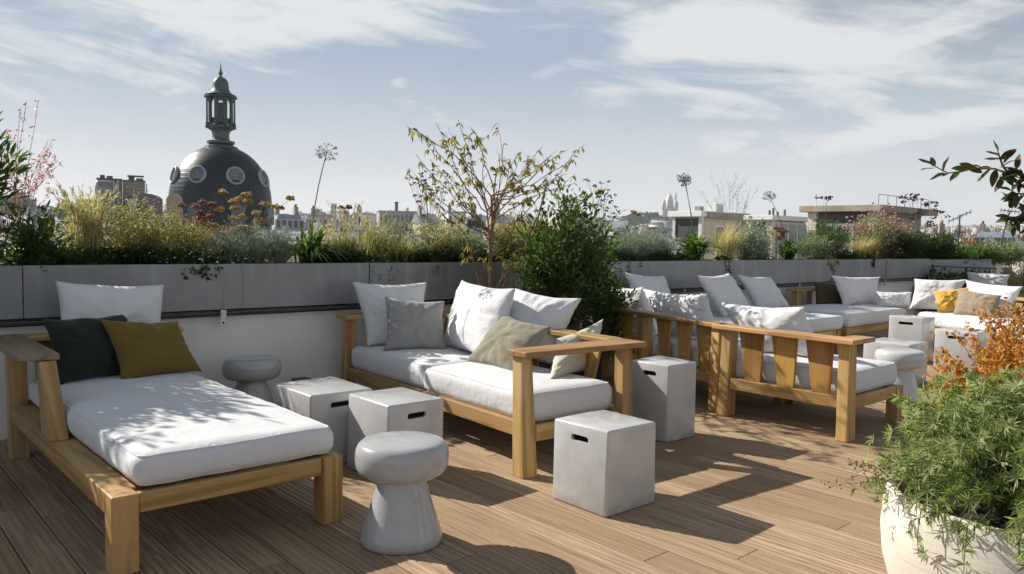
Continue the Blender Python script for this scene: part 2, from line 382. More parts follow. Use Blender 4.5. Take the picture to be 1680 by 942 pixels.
def pillow(label, corners, thick, mat, seed=0, n=30, group=None, sag=.0, ears=.10):
    """a scatter cushion spanning four corners (top left, top right, bottom right, bottom left)"""
    TL, TR, BR, BL = [Vector(c) for c in corners]
    c0 = (TL+TR+BR+BL)/4
    ux = ((TR-TL)+(BR-BL)).normalized(); uy = ((TL-BL)+(TR-BR)).normalized(); nz = ux.cross(uy).normalized()
    verts, idx = [], {}
    def P(i, j, side):
        u, v = i/n*2-1, j/n*2-1
        # edges bow inwards between the corners
        bu, bv = u*(1-ears*(1-v*v)*abs(u)**.8), v*(1-ears*(1-u*u)*abs(v)**.8)
        s, t = (bu+1)/2, (bv+1)/2
        p = BL*(1-s)*(1-t)+BR*s*(1-t)+TL*(1-s)*t+TR*s*t
        prof = ((1-abs(u)**2.6)*(1-abs(v)**2.6))**.55
        prof *= 1+.16*noise.noise(Vector((u*1.6, v*1.6, seed*2.7+side)))
        q = Vector((u*1.0, v*1.0, seed*1.37+side*3))
        # folds running in from the corners and gathers at the seams
        ang = math.atan2(v, u); rr = math.hypot(u, v)
        fold = noise.noise(Vector((ang*3.2, rr*.9, seed+side*5)))*.9+noise.noise(q*3.1)*.6+.5*noise.noise(q*7)
        gather = math.sin((u if abs(v) > abs(u) else v)*23+seed)*.5+noise.noise(q*11)
        edge = max(abs(u), abs(v))
        h = thick*.5*prof + (fold*.0165*min(1, prof*1.6)) + gather*.0045*max(0, edge-.55)*2*(prof > .02)
        p = p + nz*(h*side)
        p = p + (ux*noise.noise(q*1.7)+uy*noise.noise(q*1.9+Vector((5, 1, 2))))*.008
        if sag and v > 0: p = p - uy*(sag*(v**2)*math.exp(-(u*2.2)**2))
        # slump: belly sits low
        p = p - uy*0.0
        return p
    for side in (1, -1):
        for i in range(n+1):
            for j in range(n+1):
                rim = i in (0, n) or j in (0, n)
                key = (i, j, 0 if rim else side)
                if key not in idx: idx[key] = len(verts); verts.append(P(i, j, side)-c0)
    faces = []
    for side in (1, -1):
        for i in range(n):
            for j in range(n):
                ks = [(i, j), (i+1, j), (i+1, j+1), (i, j+1)]
                if side < 0: ks.reverse()
                faces.append([idx[(a, b, 0 if (a in (0, n) or b in (0, n)) else side)] for a, b in ks])
    me = bpy.data.meshes.new('pillow'); me.from_pydata(verts, [], faces); me.validate(); me.update()
    o = meshobj('pillow', me, mat, smooth=True); o.location = c0
    tag(o, label, 'pillow', group)
    return o
def lean(TL, TR, BR, BL, z, deg):
    """corners of a pillow standing on height z along the pixels BL..BR, leaning back by deg; pixel corners on that plane"""
    b0, b1 = gp(BL[0], BL[1], z), gp(BR[0], BR[1], z)
    e = (b1-b0).normalized(); nrm = Vector((-e.y, e.x, 0))
    if nrm.dot(Vector((b0.x, b0.y, 0))) < 0: nrm = -nrm      # away from the camera
    up = Vector((0, 0, math.cos(R_(deg))))+nrm*math.sin(R_(deg))
    pn = e.cross(up)
    res = []
    for c in (TL, TR):
        d = Vector(ray(*c)); t = (b0-Vector((0, 0, CAM_Z))).dot(pn)/d.dot(pn)
        res.append(Vector((0, 0, CAM_Z))+d*t)
    return [res[0], res[1], b1, b0]

def lathe(bm, prof, seg=40, wob=0.0, seed=0, caps=(True, True), scale_xy=(1, 1)):
    rings = []
    for k, (r, z) in enumerate(prof):
        ring = []
        for i in range(seg):
            a = 2*math.pi*i/seg
            rr = r*(1+wob*noise.noise(Vector((math.cos(a)*1.3, math.sin(a)*1.3, z*3+seed))))
            ring.append(bm.verts.new((rr*math.cos(a)*scale_xy[0], rr*math.sin(a)*scale_xy[1], z)))
        rings.append(ring)
    for a, b in zip(rings, rings[1:]):
        for i in range(seg): bm.faces.new((a[i], a[(i+1) % seg], b[(i+1) % seg], b[i]))
    if caps[0]: bm.faces.new(list(reversed(rings[0])))
    if caps[1]: bm.faces.new(rings[-1])
    return rings

# numpy mesh collector for leaves, blades, stems
class Geo:
    def __init__(s): s.v, s.r, s.f3, s.f4, s.n = [], [], [], [], 0
    def add(s, v, rnd, f3=None, f4=None):
        v = np.asarray(v, np.float32).reshape(-1, 3)
        if f3 is not None and len(f3): s.f3.append(np.asarray(f3, np.int32)+s.n)
        if f4 is not None and len(f4): s.f4.append(np.asarray(f4, np.int32)+s.n)
        s.v.append(v); s.r.append(np.broadcast_to(np.asarray(rnd, np.float32), (len(v),)).copy()); s.n += len(v)
    def build(s, name, mat, parent=None, smooth=True, kind=None, loc=None):
        me = bpy.data.meshes.new(name)
        if s.n == 0: return None
        v = np.concatenate(s.v); r = np.concatenate(s.r)
        f3 = np.concatenate(s.f3) if s.f3 else np.zeros((0, 3), np.int32)
        f4 = np.concatenate(s.f4) if s.f4 else np.zeros((0, 4), np.int32)
        me.vertices.add(len(v)); me.vertices.foreach_set('co', v.ravel())
        nl = f3.size+f4.size; me.loops.add(nl)
        me.loops.foreach_set('vertex_index', np.concatenate([f3.ravel(), f4.ravel()]))
        npoly = len(f3)+len(f4); me.polygons.add(npoly)
        st = np.concatenate([np.arange(len(f3))*3, len(f3)*3+np.arange(len(f4))*4]).astype(np.int32)
        me.polygons.foreach_set('loop_start', st)
        try: me.polygons.foreach_set('loop_total', np.concatenate([np.full(len(f3), 3), np.full(len(f4), 4)]).astype(np.int32))
        except Exception: pass
        a = me.attributes.new('rnd', 'FLOAT', 'POINT'); a.data.foreach_set('value', r)
        me.update(calc_edges=True)
        if smooth: me.polygons.foreach_set('use_smooth', np.ones(npoly, bool))
        return meshobj(name, me, mat, parent, kind=kind)
    def leaves(s, P, D, N, L, Wd, rnd, droop=.15, broad=False, fold=.25):
        P, D, N = (np.asarray(a, np.float64) for a in (P, D, N))
        D = D/np.linalg.norm(D, axis=1, keepdims=True)
        S = np.cross(D, N); S /= (np.linalg.norm(S, axis=1, keepdims=True)+1e-9); N = np.cross(S, D)
        L = np.broadcast_to(np.asarray(L, float), (len(P),))[:, None]; Wd = np.broadcast_to(np.asarray(Wd, float), (len(P),))[:, None]
        n = len(P); g = np.array([0, 0, -1.0])
        if not broad:
            v = np.stack([P, P+D*L*.45-S*Wd*.5+N*Wd*fold, P+D*L*.45+S*Wd*.5+N*Wd*fold, P+D*L+g*droop*L], 1)
            b = (np.arange(n)*4)[:, None]
            f = np.concatenate([b+np.array([[0, 2, 3]]), b+np.array([[0, 3, 1]])])
            s.add(v.reshape(-1, 3), np.repeat(rnd, 4), f3=f)
        else:
            m1 = P+D*L*.33+g*droop*.15*L; m2 = P+D*L*.68+g*droop*.5*L; tip = P+D*L+g*droop*L
            v = np.stack([P, m1-S*Wd*.46+N*Wd*fold, m1, m1+S*Wd*.46+N*Wd*fold, m2-S*Wd*.36+N*Wd*fold, m2, m2+S*Wd*.36+N*Wd*fold, tip], 1)
            b = (np.arange(n)*8)[:, None]
            f3 = np.concatenate([b+np.array([q]) for q in ([0, 2, 1], [0, 3, 2], [4, 5, 7], [5, 6, 7])])
            f4 = np.concatenate([b+np.array([q]) for q in ([1, 2, 5, 4], [2, 3, 6, 5])])
            s.add(v.reshape(-1, 3), np.repeat(rnd, 8), f3=f3, f4=f4)
    def tube(s, pts, r0, r1, k=5, rnd=.5):
        pts = np.asarray(pts, float); n = len(pts)
        T = np.gradient(pts, axis=0); T /= (np.linalg.norm(T, axis=1, keepdims=True)+1e-9)
        ref = np.array([.31, .95, .05]); 
        U = np.cross(T, ref); U /= (np.linalg.norm(U, axis=1, keepdims=True)+1e-9); V = np.cross(T, U)
        a = np.arange(k)*2*math.pi/k
        rad = np.linspace(r0, r1, n)[:, None, None]
        v = pts[:, None, :]+rad*(np.cos(a)[None, :, None]*U[:, None, :]+np.sin(a)[None, :, None]*V[:, None, :])
        i = np.arange(n-1)[:, None]*k; j = np.arange(k)[None, :]; j2 = (j+1) % k
        f = np.stack([i+j, i+j2, i+k+j2, i+k+j], -1).reshape(-1, 4)
        s.add(v.reshape(-1, 3), rnd, f4=f)
    def blades(s, P, H, A, spread, W, rnd, droop=.5, seg=5):
        """arching strap leaves: base points, heights, azimuths, how far they lean, widths"""
        n = len(P); t = np.linspace(0, 1, seg+1)
        dirx = np.stack([np.cos(A), np.sin(A), np.zeros(n)], 1)
        out = spread[:, None]*(t[None]**1.6); up = H[:, None]*(t[None]-droop[:, None]*t[None]**3*.75 if isinstance(droop, np.ndarray) else t[None]-droop*.75*t[None]**3)
        c = P[:, None, :]+dirx[:, None, :]*out[..., None]; c[..., 2] += up
        side = np.stack([-np.sin(A), np.cos(A), np.zeros(n)], 1)[:, None, :]
        w = (W[:, None]*.5*np.minimum(1, 3.2*(1-t)[None])*np.minimum(1, .5+2*t)[None])[..., None]
        w[:, -1] = W[:, None]*.03
        v = np.stack([c-side*w, c+side*w], 2)      # n, seg+1, 2, 3
        b = (np.arange(n)*(seg+1)*2)[:, None, None]; i = (np.arange(seg)*2)[None, :, None]
        f = (b+i+np.array([0, 1, 3, 2])[None, None, :]).reshape(-1, 4)
        s.add(v.reshape(-1, 3), np.repeat(rnd, (seg+1)*2), f4=f)
    def blobs(s, P, r, rnd, squash=1.0):
        P = np.asarray(P, float); n = len(P); r = np.broadcast_to(np.asarray(r, float), (n,))
        o = np.array([[1, 0, 0], [-1, 0, 0], [0, 1, 0], [0, -1, 0], [0, 0, squash], [0, 0, -squash]])
        v = P[:, None, :]+o[None]*r[:, None, None]
        f = np.array([[0, 2, 4], [2, 1, 4], [1, 3, 4], [3, 0, 4], [2, 0, 5], [1, 2, 5], [3, 1, 5], [0, 3, 5]])
        s.add(v.reshape(-1, 3), np.repeat(rnd, 6), f3=((np.arange(n)*6)[:, None, None]+f[None]).reshape(-1, 3))
RG = np.random.default_rng(11)
def unit(n):
    v = RG.normal(size=(n, 3)); return v/np.linalg.norm(v, axis=1, keepdims=True)
# ------------------------------------------------------------------ the terrace: slab, deck, wall, planter
YW = 6.12            # face of the low wall
YP = 6.05            # face of the planter panels
ZP0, ZP1 = 0.807, 1.160
def build_terrace():
    sl = box('roof_slab', -4, 26, -6, 7.4, -.7, -.06, 'slab_dark', None, bev=0); sl['kind'] = 'structure'
    bl = thing('building', 'stone city building whose flat roof carries the wooden terrace', 'building', (11, .7, -25))
    w = box('wall', -14.5, 14.5, -6.2, 6.2, 0, 24.28, 'cream_wall', bl, bev=0)
    # deck: grooved boards running towards the wall
    deck = bpy.data.objects.new('deck', None); link(deck); deck['kind'] = 'structure'
    def plank_mesh(name, ng=5, w=.1660):
        prof = []; hw = w/2; gd = .0032
        prof.append((-hw, -.022)); prof.append((-hw, -.003)); prof.append((-hw+.003, 0))
        for i in range(ng):
            c = -hw+w*(i+.5)/ng; prof += [(c-.0034, 0), (c-.002, -gd), (c+.002, -gd), (c+.0034, 0)]
        prof += [(hw-.003, 0), (hw, -.003), (hw, -.022)]
        v = [(x, -.5, z) for x, z in prof]+[(x, .5, z) for x, z in prof]; n = len(prof)
        f = [(i, i+1, n+i+1, n+i) for i in range(n-1)]+[tuple(range(n-1, -1, -1)), tuple(range(n, 2*n))]
        me = bpy.data.meshes.new(name); me.from_pydata(v, [], [tuple(reversed(q)) if len(q) == 4 else q for q in f]); me.validate(); me.update(); return me
    me = plank_mesh('plank'); me.materials.append(M('deck_wood'))
    rng = random.Random(5); cnt = 0; pitch = .172
    x = .20; row = 0
    far = Geo()
    while x < 21.0:
        ylo = max(-.6, x/3.73-1.2); yhi = YW-.02
        cuts = [ylo]; y = ylo-rng.uniform(0, 2.2)
        while True:
            y += rng.choice((1.9, 2.3, 2.6, 3.0))
            if y > yhi-.4: break
            if y > ylo+.35: cuts.append(y)
        cuts.append(yhi)
        for a, b in zip(cuts, cuts[1:]):
            dz = rng.uniform(-.0012, .0012)
            if cnt < 290 and x < 14.2:
                o = meshobj('plank', me, None, deck); o.location = (x, (a+b)/2, dz); o.scale = (1, b-a-.006, 1); o.rotation_euler = (0, rng.uniform(-.004, .004), 0); cnt += 1
            else:
                c8 = box8(x-.083, x+.083, a+.002, b-.002, -.02, dz)
                far.add(c8, rng.random(), f4=[(4, 5, 6, 7), (0, 1, 5, 4), (1, 2, 6, 5), (2, 3, 7, 6), (3, 0, 4, 7)])
        x += pitch; row += 1
    if far.n: far.build('distant_planks', 'deck_wood', deck, smooth=False, kind='stuff')
    # low rendered wall
    wl = thing('parapet_wall', 'pale rendered low wall under the grey planter, in shade behind the sofas', 'wall', (0, 0, 0))
    box('wall_face', -3, 20.5, YW, YW+.35, -.05, ZP0-.005, 'cream_wall', wl, bev=0)
    # planter of grey metal panels
    pl = thing('planter', 'long grey metal planter on top of the low wall, full of plants', 'planter', (0, 0, 0))
    js = [-1.6, 1.04, 3.69, 6.34, 9.34, 12.09, 14.3, 16.25, 19.9]
    for i, (a, b) in enumerate(zip(js, js[1:])):
        dy = (.0, .006, -.002, .004, .0, .012, .004, .05)[i]
        p = box('panel', a+.003, b-.003, YP+dy, YP+dy+.02, ZP0, ZP1+(.0, .002, .001, -.002, .001, -.001, .0, -.02)[i], 'panel_grey', pl, bev=.003)
    box('panel_back', -1.6, 19.9, 6.98, 7.0, ZP0, ZP1-.02, 'panel_grey', pl, bev=0)
    box('soil_bed', -1.6, 19.9, YP+.085, 6.975, ZP0+.02, ZP1-.05, 'soil', pl, bev=0)
    box('return_lip', -1.6, 16.2, YP+.0225, YP+.045, ZP1-.03, ZP1-.008, 'panel_grey', pl, bev=.002)
    # black conduit under the planter with brackets
    rl = thing('conduit', 'black pipe running along the wall just below the grey planter', 'pipe')
    box('channel', -3, 16.2, YP+.005, YW-.004, ZP0-.020, ZP0-.006, 'rail_black', rl, bev=.003)
    g = Geo(); g.tube([(-3, YP-.012, ZP0-.038), (5, YP-.012, ZP0-.038), (16.2, YP-.012, ZP0-.038)], .013, .013, 10); g.build('pipe', 'rail_black', rl)
    for xb in (2.37, 5.4, 8.3, 11.2, 14.2):
        b = thing('pipe_bracket', {2.37: 'small steel bracket clamping the black pipe above the squat mushroom stool', 5.4: 'steel pipe bracket hidden behind the dark bush', 8.3: 'steel pipe bracket behind the two tilted pillows', 11.2: 'steel pipe bracket behind the olive pillow', 14.2: 'steel pipe bracket past the far daybed'}[xb], 'bracket', (xb, YP-.028, ZP0-.04), group='brackets along the black pipe')
        box('clamp', -.022, .022, -.004, .0, -.025, .04, 'steel', b, bev=.001); box('tab', -.024, .024, .004, .010, -.085, -.026, 'steel', b, bev=.001)
        bm = bmesh.new(); lathe(bm, [(.001, 0), (.009, .0), (.008, .006), (.001, .007)], 10); me2 = bm_mesh(bm, 'screw'); o = meshobj('screw', me2, 'rail_black', b, smooth=True); o.rotation_euler = (R_(90), 0, 0); o.location = (0, .004, -.06)
    # dark socket box at the foot of the wall
    s = thing('socket_box', 'small black socket box standing by the wall between stool and sofa', 'socket', (2.98, 5.93, 0))
    box('body', -.06, .06, -.05, .05, .03, .20, 'rail_black', s, bev=.008); box('lid', -.065, .065, -.056, .055, .201, .222, 'rail_black', s, bev=.006); box('foot', -.04, .04, -.03, .03, .0, .0295, 'rail_black', s, bev=.003)
build_terrace()

# ------------------------------------------------------------------ teak furniture
SEAT_GROUP = 'teak outdoor seats with white cushions'
def slat(parent, x0, x1, y0, y1, z0, z1, top, mat='teak', th=None, lean_x=0.0, lean_y=0.0):
    pass
def daybed():
    t = thing('daybed', 'teak daybed with a thick white mattress, corner arm and speckled shade on its side rail', 'daybed', (.87, 3.37, 0), group=SEAT_GROUP)
    W, L = 1.045, 2.40
    zr = .33
    box('leg', 0, .105, 0, .105, 0, zr, 'teak', t); box('leg', W-.105, W, 0, .105, 0, zr, 'teak', t)
    hexa('leg', taper8((0, .10, L-.25, L-.14), (0.0, .10, L-.20, L-.09), 0, .70), 'teak', t); box('leg', W-.10, W, L-.12, L, 0, .70, 'teak', t)
    box('side_rail', .002, .128, .107, L-.255, .235, .327, 'teak', t); box('side_rail', W-.098, W-.002, .107, L-.122, .235, .327, 'teak', t)
    box('front_rail', .107, W-.107, .012, .055, .243, .327, 'teak', t); box('back_rail', .107, W-.107, L-.10, L-.05, .235, .327, 'teak', t)
    for k in range(9):
        y = .16+k*.235; box('slat', .10, W-.10, y, y+.10, .300, .322, 'teak', t, bev=.003)
    # corner arm: tapered post under a wide board, backrest behind the pillows
    hexa('arm_post', taper8((.004, .092, 1.10, 1.30), (.012, .092, 1.37, 1.48), zr-.001, .70), 'teak', t)
    hexa('arm_board', [(-.085, 1.40, .702), (.115, 1.40, .702), (.115, L+.04, .702), (-.085, L+.04, .702), (-.085, 1.40, .737), (.115, 1.40, .737), (.115, L+.04, .737), (-.085, L+.04, .737)], 'teak_grey', t)
    box('back_board', .118, W+.02, L-.14, L+.04, .702, .737, 'teak', t)
    for k in range(5):
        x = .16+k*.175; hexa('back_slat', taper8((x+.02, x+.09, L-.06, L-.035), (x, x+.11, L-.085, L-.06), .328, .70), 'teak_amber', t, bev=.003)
    cushion('mattress', .108, W-.03, .03, L-.17, zr, .475, t, r=.05, puff=.02, seed=1)
    return t
daybed()

def sofa():
    t = thing('sofa', 'two-seat teak sofa with slatted arm, seen from its open front, behind the pale cube stools', 'sofa', (3.06, 3.31, 0), R_(-3.0), SEAT_GROUP)
    L, D = 2.62, .98
    # near end: two tapered posts under the arm board
    hexa('leg', taper8((.0, .11, .0, .105), (.055, .135, .10, .19), 0, .70), 'teak', t)
    hexa('leg', taper8((D-.15, D-.05, .0, .09), (D-.08, D+.01, .08, .16), 0, .70), 'teak', t)
    hexa('arm_board', [(.03, .035, .702), (D+.06, -.0, .702), (D+.06, .24, .702), (.03, .215, .702), (.03, .035, .738), (D+.06, -.0, .738), (D+.06, .24, .738), (.03, .215, .738)], 'teak', t)
    box('end_rail', .112, D-.172, .015, .058, .205, .30, 'teak', t)
    # far end against the wall
    hexa('leg', taper8((.13, .22, L-.10, L-.0), (.13, .22, L-.12, L-.03), 0, .70), 'teak', t)
    hexa('leg', taper8((D-.12, D-.02, L-.10, L-.0), (D-.06, D+.04, L-.12, L-.03), 0, .70), 'teak', t)
    box('arm_board', .10, D+.06, L-.17, L+.02, .702, .738, 'teak', t)
    box('end_rail', .222, D-.122, L-.07, L-.02, .205, .30, 'teak', t)
    # long rails
    hexa('front_rail', [(.085, .107, .205), (.13, .107, .205), (.18, L-.103, .205), (.135, L-.103, .205), (.085, .107, .298), (.13, .107, .298), (.18, L-.103, .298), (.135, L-.103, .298)], 'teak', t)
    box('back_rail', D-.14, D-.08, .103, L-.102, .205, .30, 'teak', t)
    box('top_rail', D-.06, D+.08, .243, L-.173, .702, .738, 'teak', t)
    for k in range(12):
        y = .22+k*.2; box('slat', .19, D-.145, y, y+.09, .262, .283, 'teak', t, bev=.003)
    for k in range(7):
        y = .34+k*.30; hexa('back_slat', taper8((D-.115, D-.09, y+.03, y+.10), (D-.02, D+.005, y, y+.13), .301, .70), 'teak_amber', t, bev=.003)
    cushion('seat_cushion', .12, D-.13, .115, 1.295, .287, .475, t, r=.05, puff=.022, seed=3)
    cushion('seat_cushion', .165, D-.13, 1.30, L-.125, .287, .475, t, r=.05, puff=.022, seed=4)
sofa()

def slat_back(t, L, z0, z1, n, x_of, th=.024, wide=.155, narrow=.095, y0=.14):
    """tapered back slats, wide at the top, along local y"""
    step = (L-2*y0)/n
    for k in range(n):
        y = y0+step*(k+.5)
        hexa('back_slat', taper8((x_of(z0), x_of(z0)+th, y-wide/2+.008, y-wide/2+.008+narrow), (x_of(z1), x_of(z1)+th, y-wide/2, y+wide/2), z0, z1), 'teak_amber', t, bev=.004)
def armchair():
    # local x runs to the seat front, y along the back towards the wall
    t = thing('armchair', 'low teak lounge chair seen from behind, three tapered back slats, one white pillow', 'armchair', (5.44, 2.52, 0), 0, SEAT_GROUP)
    L, D = 1.10, .98
    hexa('leg', taper8((.0, .13, .0, .085), (.03, .14, .02, .105), 0, .70), 'teak', t)
    hexa('leg', taper8((.03, .15, L-.10, L), (.05, .16, L-.10, L-.02), 0, .70), 'teak', t)
    box('leg', D-.10, D, .02, .11, 0, .30, 'teak', t); box('leg', D-.10, D, L-.11, L-.02, 0, .30, 'teak', t)
    box('back_rail', .045, .105, .088, L-.103, .225, .315, 'teak', t)
    box('side_rail', .132, D-.102, .03, .075, .215, .302, 'teak', t); box('side_rail', .152, D-.102, L-.08, L-.035, .215, .302, 'teak', t)
    box('front_rail', D-.06, D-.015, .112, L-.112, .215, .30, 'teak', t)
    hexa('top_rail', [(-.05, -.04, .702), (.12, -.04, .702), (.15, L+.05, .702), (.0, L+.05, .702), (-.05, -.04, .738), (.12, -.04, .738), (.15, L+.05, .738), (.0, L+.05, .738)], 'teak', t)
    box('arm_stub', .1235, .30, -.04, .12, .702, .737, 'teak', t)
    slat_back(t, L, .3155, .70, 3, lambda z: .055+(z-.31)*.04, wide=.215, narrow=.135, y0=.13)
    for k in range(4):
        y = .14+k*.22; box('slat', .11, D-.065, y, y+.10, .262, .283, 'teak', t, bev=.003)
    cushion('seat_cushion', .15, D+.05, .085, L-.06, .29, .475, t, r=.05, puff=.02, seed=7)
armchair()
def bench():
    t = thing('sofa', 'teak sofa seen from behind in bush shade, row of tapered slats, beside the lounge chair', 'sofa', (5.50, 3.66, 0), R_(-15), SEAT_GROUP)
    L, D = 1.85, 1.0
    hexa('leg', taper8((.02, .14, .0, .10), (.04, .14, .015, .115), 0, .70), 'teak', t)
    hexa('leg', taper8((.02, .14, 1.06, 1.16), (.04, .14, 1.03, 1.19), 0, .70), 'teak', t)
    hexa('leg', taper8((.02, .14, L-.10, L), (.04, .14, L-.10, L), 0, .70), 'teak', t)
    box('leg', D-.10, D, .02, .11, 0, .30, 'teak', t); box('leg', D-.10, D, L-.11, L-.02, 0, .30, 'teak', t)
    box('back_rail', .05, .11, .102, 1.058, .225, .315, 'teak', t); box('back_rail', .05, .11, 1.162, L-.102, .225, .315, 'teak', t)
    box('side_rail', .142, D-.102, .03, .075, .215, .302, 'teak', t); box('side_rail', .142, D-.102, L-.08, L-.035, .215, .302, 'teak', t)
    box('front_rail', D-.06, D-.015, .112, L-.112, .215, .30, 'teak', t)
    box('top_rail', .0, .155, -.05, L+.06, .702, .738, 'teak', t)
    for y in (.25, .52, .80, 1.38, 1.60):
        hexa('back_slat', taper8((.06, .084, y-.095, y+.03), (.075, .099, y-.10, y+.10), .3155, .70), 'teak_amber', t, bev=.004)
    for k in range(7):
        y = .14+k*.24; box('slat', .115, D-.065, y, y+.10, .262, .283, 'teak', t, bev=.003)
    cushion('seat_cushion', .15, D+.05, .04, 1.02, .29, .475, t, r=.05, puff=.02, seed=8)
    cushion('seat_cushion', .15, D+.05, 1.03, L-.02, .29, .475, t, r=.05, puff=.02, seed=9)
bench()
def far_wall_sofa():
    t = thing('sofa', 'white cushioned teak sofa along the low wall, two big leaning pillows on it', 'sofa', (6.95, 4.72, 0), 0, SEAT_GROUP)
    L, D = 2.95, 1.22
    for x in (.0, L-.10):
        box('leg', x, x+.10, .0, .10, 0, .30, 'teak', t); box('leg', x, x+.10, D-.10, D, 0, .30, 'teak', t)
    box('front_rail', .102, L-.102, .015, .06, .215, .31, 'teak', t); box('back_rail', .102, L-.102, D-.07, D-.02, .215, .31, 'teak', t)
    box('side_rail', .02, .065, .102, D-.102, .215, .31, 'teak', t); box('side_rail', L-.065, L-.02, .102, D-.102, .215, .31, 'teak', t)
    cushion('seat_cushion', .0, 1.46, -.01, D-.12, .312, .49, t, seed=11); cushion('seat_cushion', 1.47, L+.02, -.01, D-.12, .312, .49, t, seed=12)
def far_daybed():
    t = thing('daybed', 'teak daybed in the far corner with an olive and a white pillow against its back', 'daybed', (10.06, 4.72, 0), 0, SEAT_GROUP)
    L, D = 1.80, 1.22
    for x in (.0, L-.10):
        box('leg', x, x+.10, .0, .10, 0, .32, 'teak', t)
    box('leg', 0.0, .11, D-.11, D, 0, .32, 'teak', t); hexa('arm_post', taper8((.70, .80, D-.135, D-.05), (.70, .80, D-.12, D-.03), .33, .70), 'teak', t); box('leg', L-.10, L, D-.10, D, 0, .70, 'teak', t)
    box('front_rail', .102, L-.102, .02, .065, .225, .318, 'teak', t); box('side_rail', .02, .065, .102, D-.112, .225, .318, 'teak', t)
    box('back_rail', .112, L-.102, D-.07, D-.02, .225, .318, 'teak', t); box('side_rail', L-.065, L-.02, .102, D-.102, .225, .318, 'teak', t)
    box('top_rail', .66, L+.5, D-.14, D+.03, .702, .738, 'teak', t)
    for k in range(3):
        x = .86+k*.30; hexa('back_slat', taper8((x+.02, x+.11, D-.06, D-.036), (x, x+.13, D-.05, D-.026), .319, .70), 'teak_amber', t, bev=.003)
    cushion('mattress', .01, L+.01, -.015, D-.13, .322, .505, t, seed=13)
def far_corner_sofa():
    # front edge from A towards B, seats facing the camera
    A, B = Vector((11.55, 4.42)), Vector((9.95, 2.15)); d = (A-B).normalized()
    ang = math.atan2(d.y, d.x)-math.pi/2
    t = thing('sofa', 'teak sofa across the far end of the terrace with yellow and brown pillows', 'sofa', (B.x, B.y, 0), ang, SEAT_GROUP)
    L, D = (A-B).length, 1.05
    for y in (.0, L-.10):
        box('leg', .0, .10, y, y+.10, 0, .30, 'teak', t); hexa('leg', taper8((D-.12, D-.02, y, y+.10), (D-.06, D+.04, y, y+.10), 0, .70), 'teak', t)
    box('front_rail', .015, .06, .102, L-.102, .215, .31, 'teak', t); box('back_rail', D-.10, D-.05, .102, L-.102, .215, .31, 'teak', t)
    box('side_rail', .102, D-.122, .02, .065, .215, .31, 'teak', t); box('side_rail', .102, D-.122, L-.065, L-.02, .215, .31, 'teak', t)
    box('top_rail', D-.07, D+.10, -.05, L+.05, .702, .738, 'teak', t)
    for k in range(8):
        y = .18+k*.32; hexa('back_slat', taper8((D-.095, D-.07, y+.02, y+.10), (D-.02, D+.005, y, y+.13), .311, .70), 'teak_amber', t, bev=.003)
    h = (L-.02)/2
    cushion('seat_cushion', -.015, D-.12, .0, h, .312, .49, t, seed=14, wr=.007); cushion('seat_cushion', -.015, D-.12, h+.01, L, .312, .49, t, seed=15, wr=.007)
far_wall_sofa(); far_daybed(); far_corner_sofa()

# ------------------------------------------------------------------ pillows
WP = 'white scatter pillows on the teak seats'
Z = .50
def pil(label, TL, TR, BR, BL, z, deg, thick, mat, seed, **k):
    return pillow(label, lean(TL, TR, BR, BL, z, deg), thick, mat, seed, **k)
pil('wide white pillow at the head of the daybed under the planter', (89, 459), (270, 466), (276, 602), (93, 615), .475, 7, .20, 'white_fabric', 1, group=WP)
pil('dark green square pillow at the head of the daybed', (68, 524), (213, 512), (206, 616), (97, 633), .475, 24, .20, 'green_fabric', 2)
pil('mustard brown pillow lying against the dark green one on the daybed', (164, 524), (291, 527), (333, 610), (200, 626), .475, 30, .19, 'mustard_fabric', 3)
pil('white pillow in the wall corner of the sofa behind a grey linen one', (576, 462), (699, 463), (705, 566), (602, 569), .48, 14, .20, 'white_fabric', 4, group=WP)
pil('grey linen pillow leaning on a white one at the wall end of the sofa', (631, 487), (730, 494), (733, 576), (629, 577), .48, 16, .17, 'grey_linen', 5)
pil('puffy white pillow with a peaked corner on the sofa back below the bare tree', (757, 459), (846, 473), (812, 600), (728, 568), .478, 22, .24, 'white_fabric', 6, group=WP)
pil('white pillow on the sofa back behind the taupe pillow', (846, 473), (955, 489), (905, 598), (806, 588), .478, 24, .24, 'white_fabric', 7, group=WP)
pil('taupe linen pillow propped on the sofa seat near its open arm', (826, 515), (905, 536), (844, 615), (764, 593), .478, 38, .17, 'taupe_linen', 8)
pil('pale beige pillow tucked under the slatted arm of the sofa', (912, 556), (990, 523), (974, 606), (901, 626), .478, 30, .17, 'beige_linen', 9)
pil('white pillow half hidden by the bush on the shaded slatted sofa', (996, 468), (1056, 471), (1082, 548), (1008, 536), .478, -7, .22, 'white_fabric', 10, group=WP)
pil('speckled white pillow rising over the rail of the shaded slatted sofa', (1054, 474), (1160, 481), (1190, 564), (1083, 548), .478, -7, .24, 'white_fabric', 11, group=WP, sag=.015)
pil('white pillow against the planter wall behind the shaded slatted sofa', (1026, 447), (1090, 453), (1110, 505), (1040, 512), .60, 16, .18, 'white_fabric', 12, group=WP)
pil('sunlit white pillow lying over the back of the slatted lounge chair', (1181, 496), (1319, 504), (1360, 594), (1226, 574), .478, -10, .25, 'white_fabric', 13, group=WP)
def wallpil(label, TL, TR, BR, BL, deg, thick, mat, seed, z=.49, **k):
    return pil(label, TL, TR, BR, BL, z, deg, thick, mat, seed, **k)
wallpil('grey shaded white pillow tilted on the long far sofa, nearer the slatted chair', (1144, 452), (1196, 448), (1235, 511), (1187, 522), 14, .20, 'white_fabric', 14, group=WP)
wallpil('tilted white pillow on the long far sofa, second from the slatted chair', (1208, 450), (1264, 454), (1298, 507), (1243, 511), 12, .20, 'white_fabric', 15, group=WP)
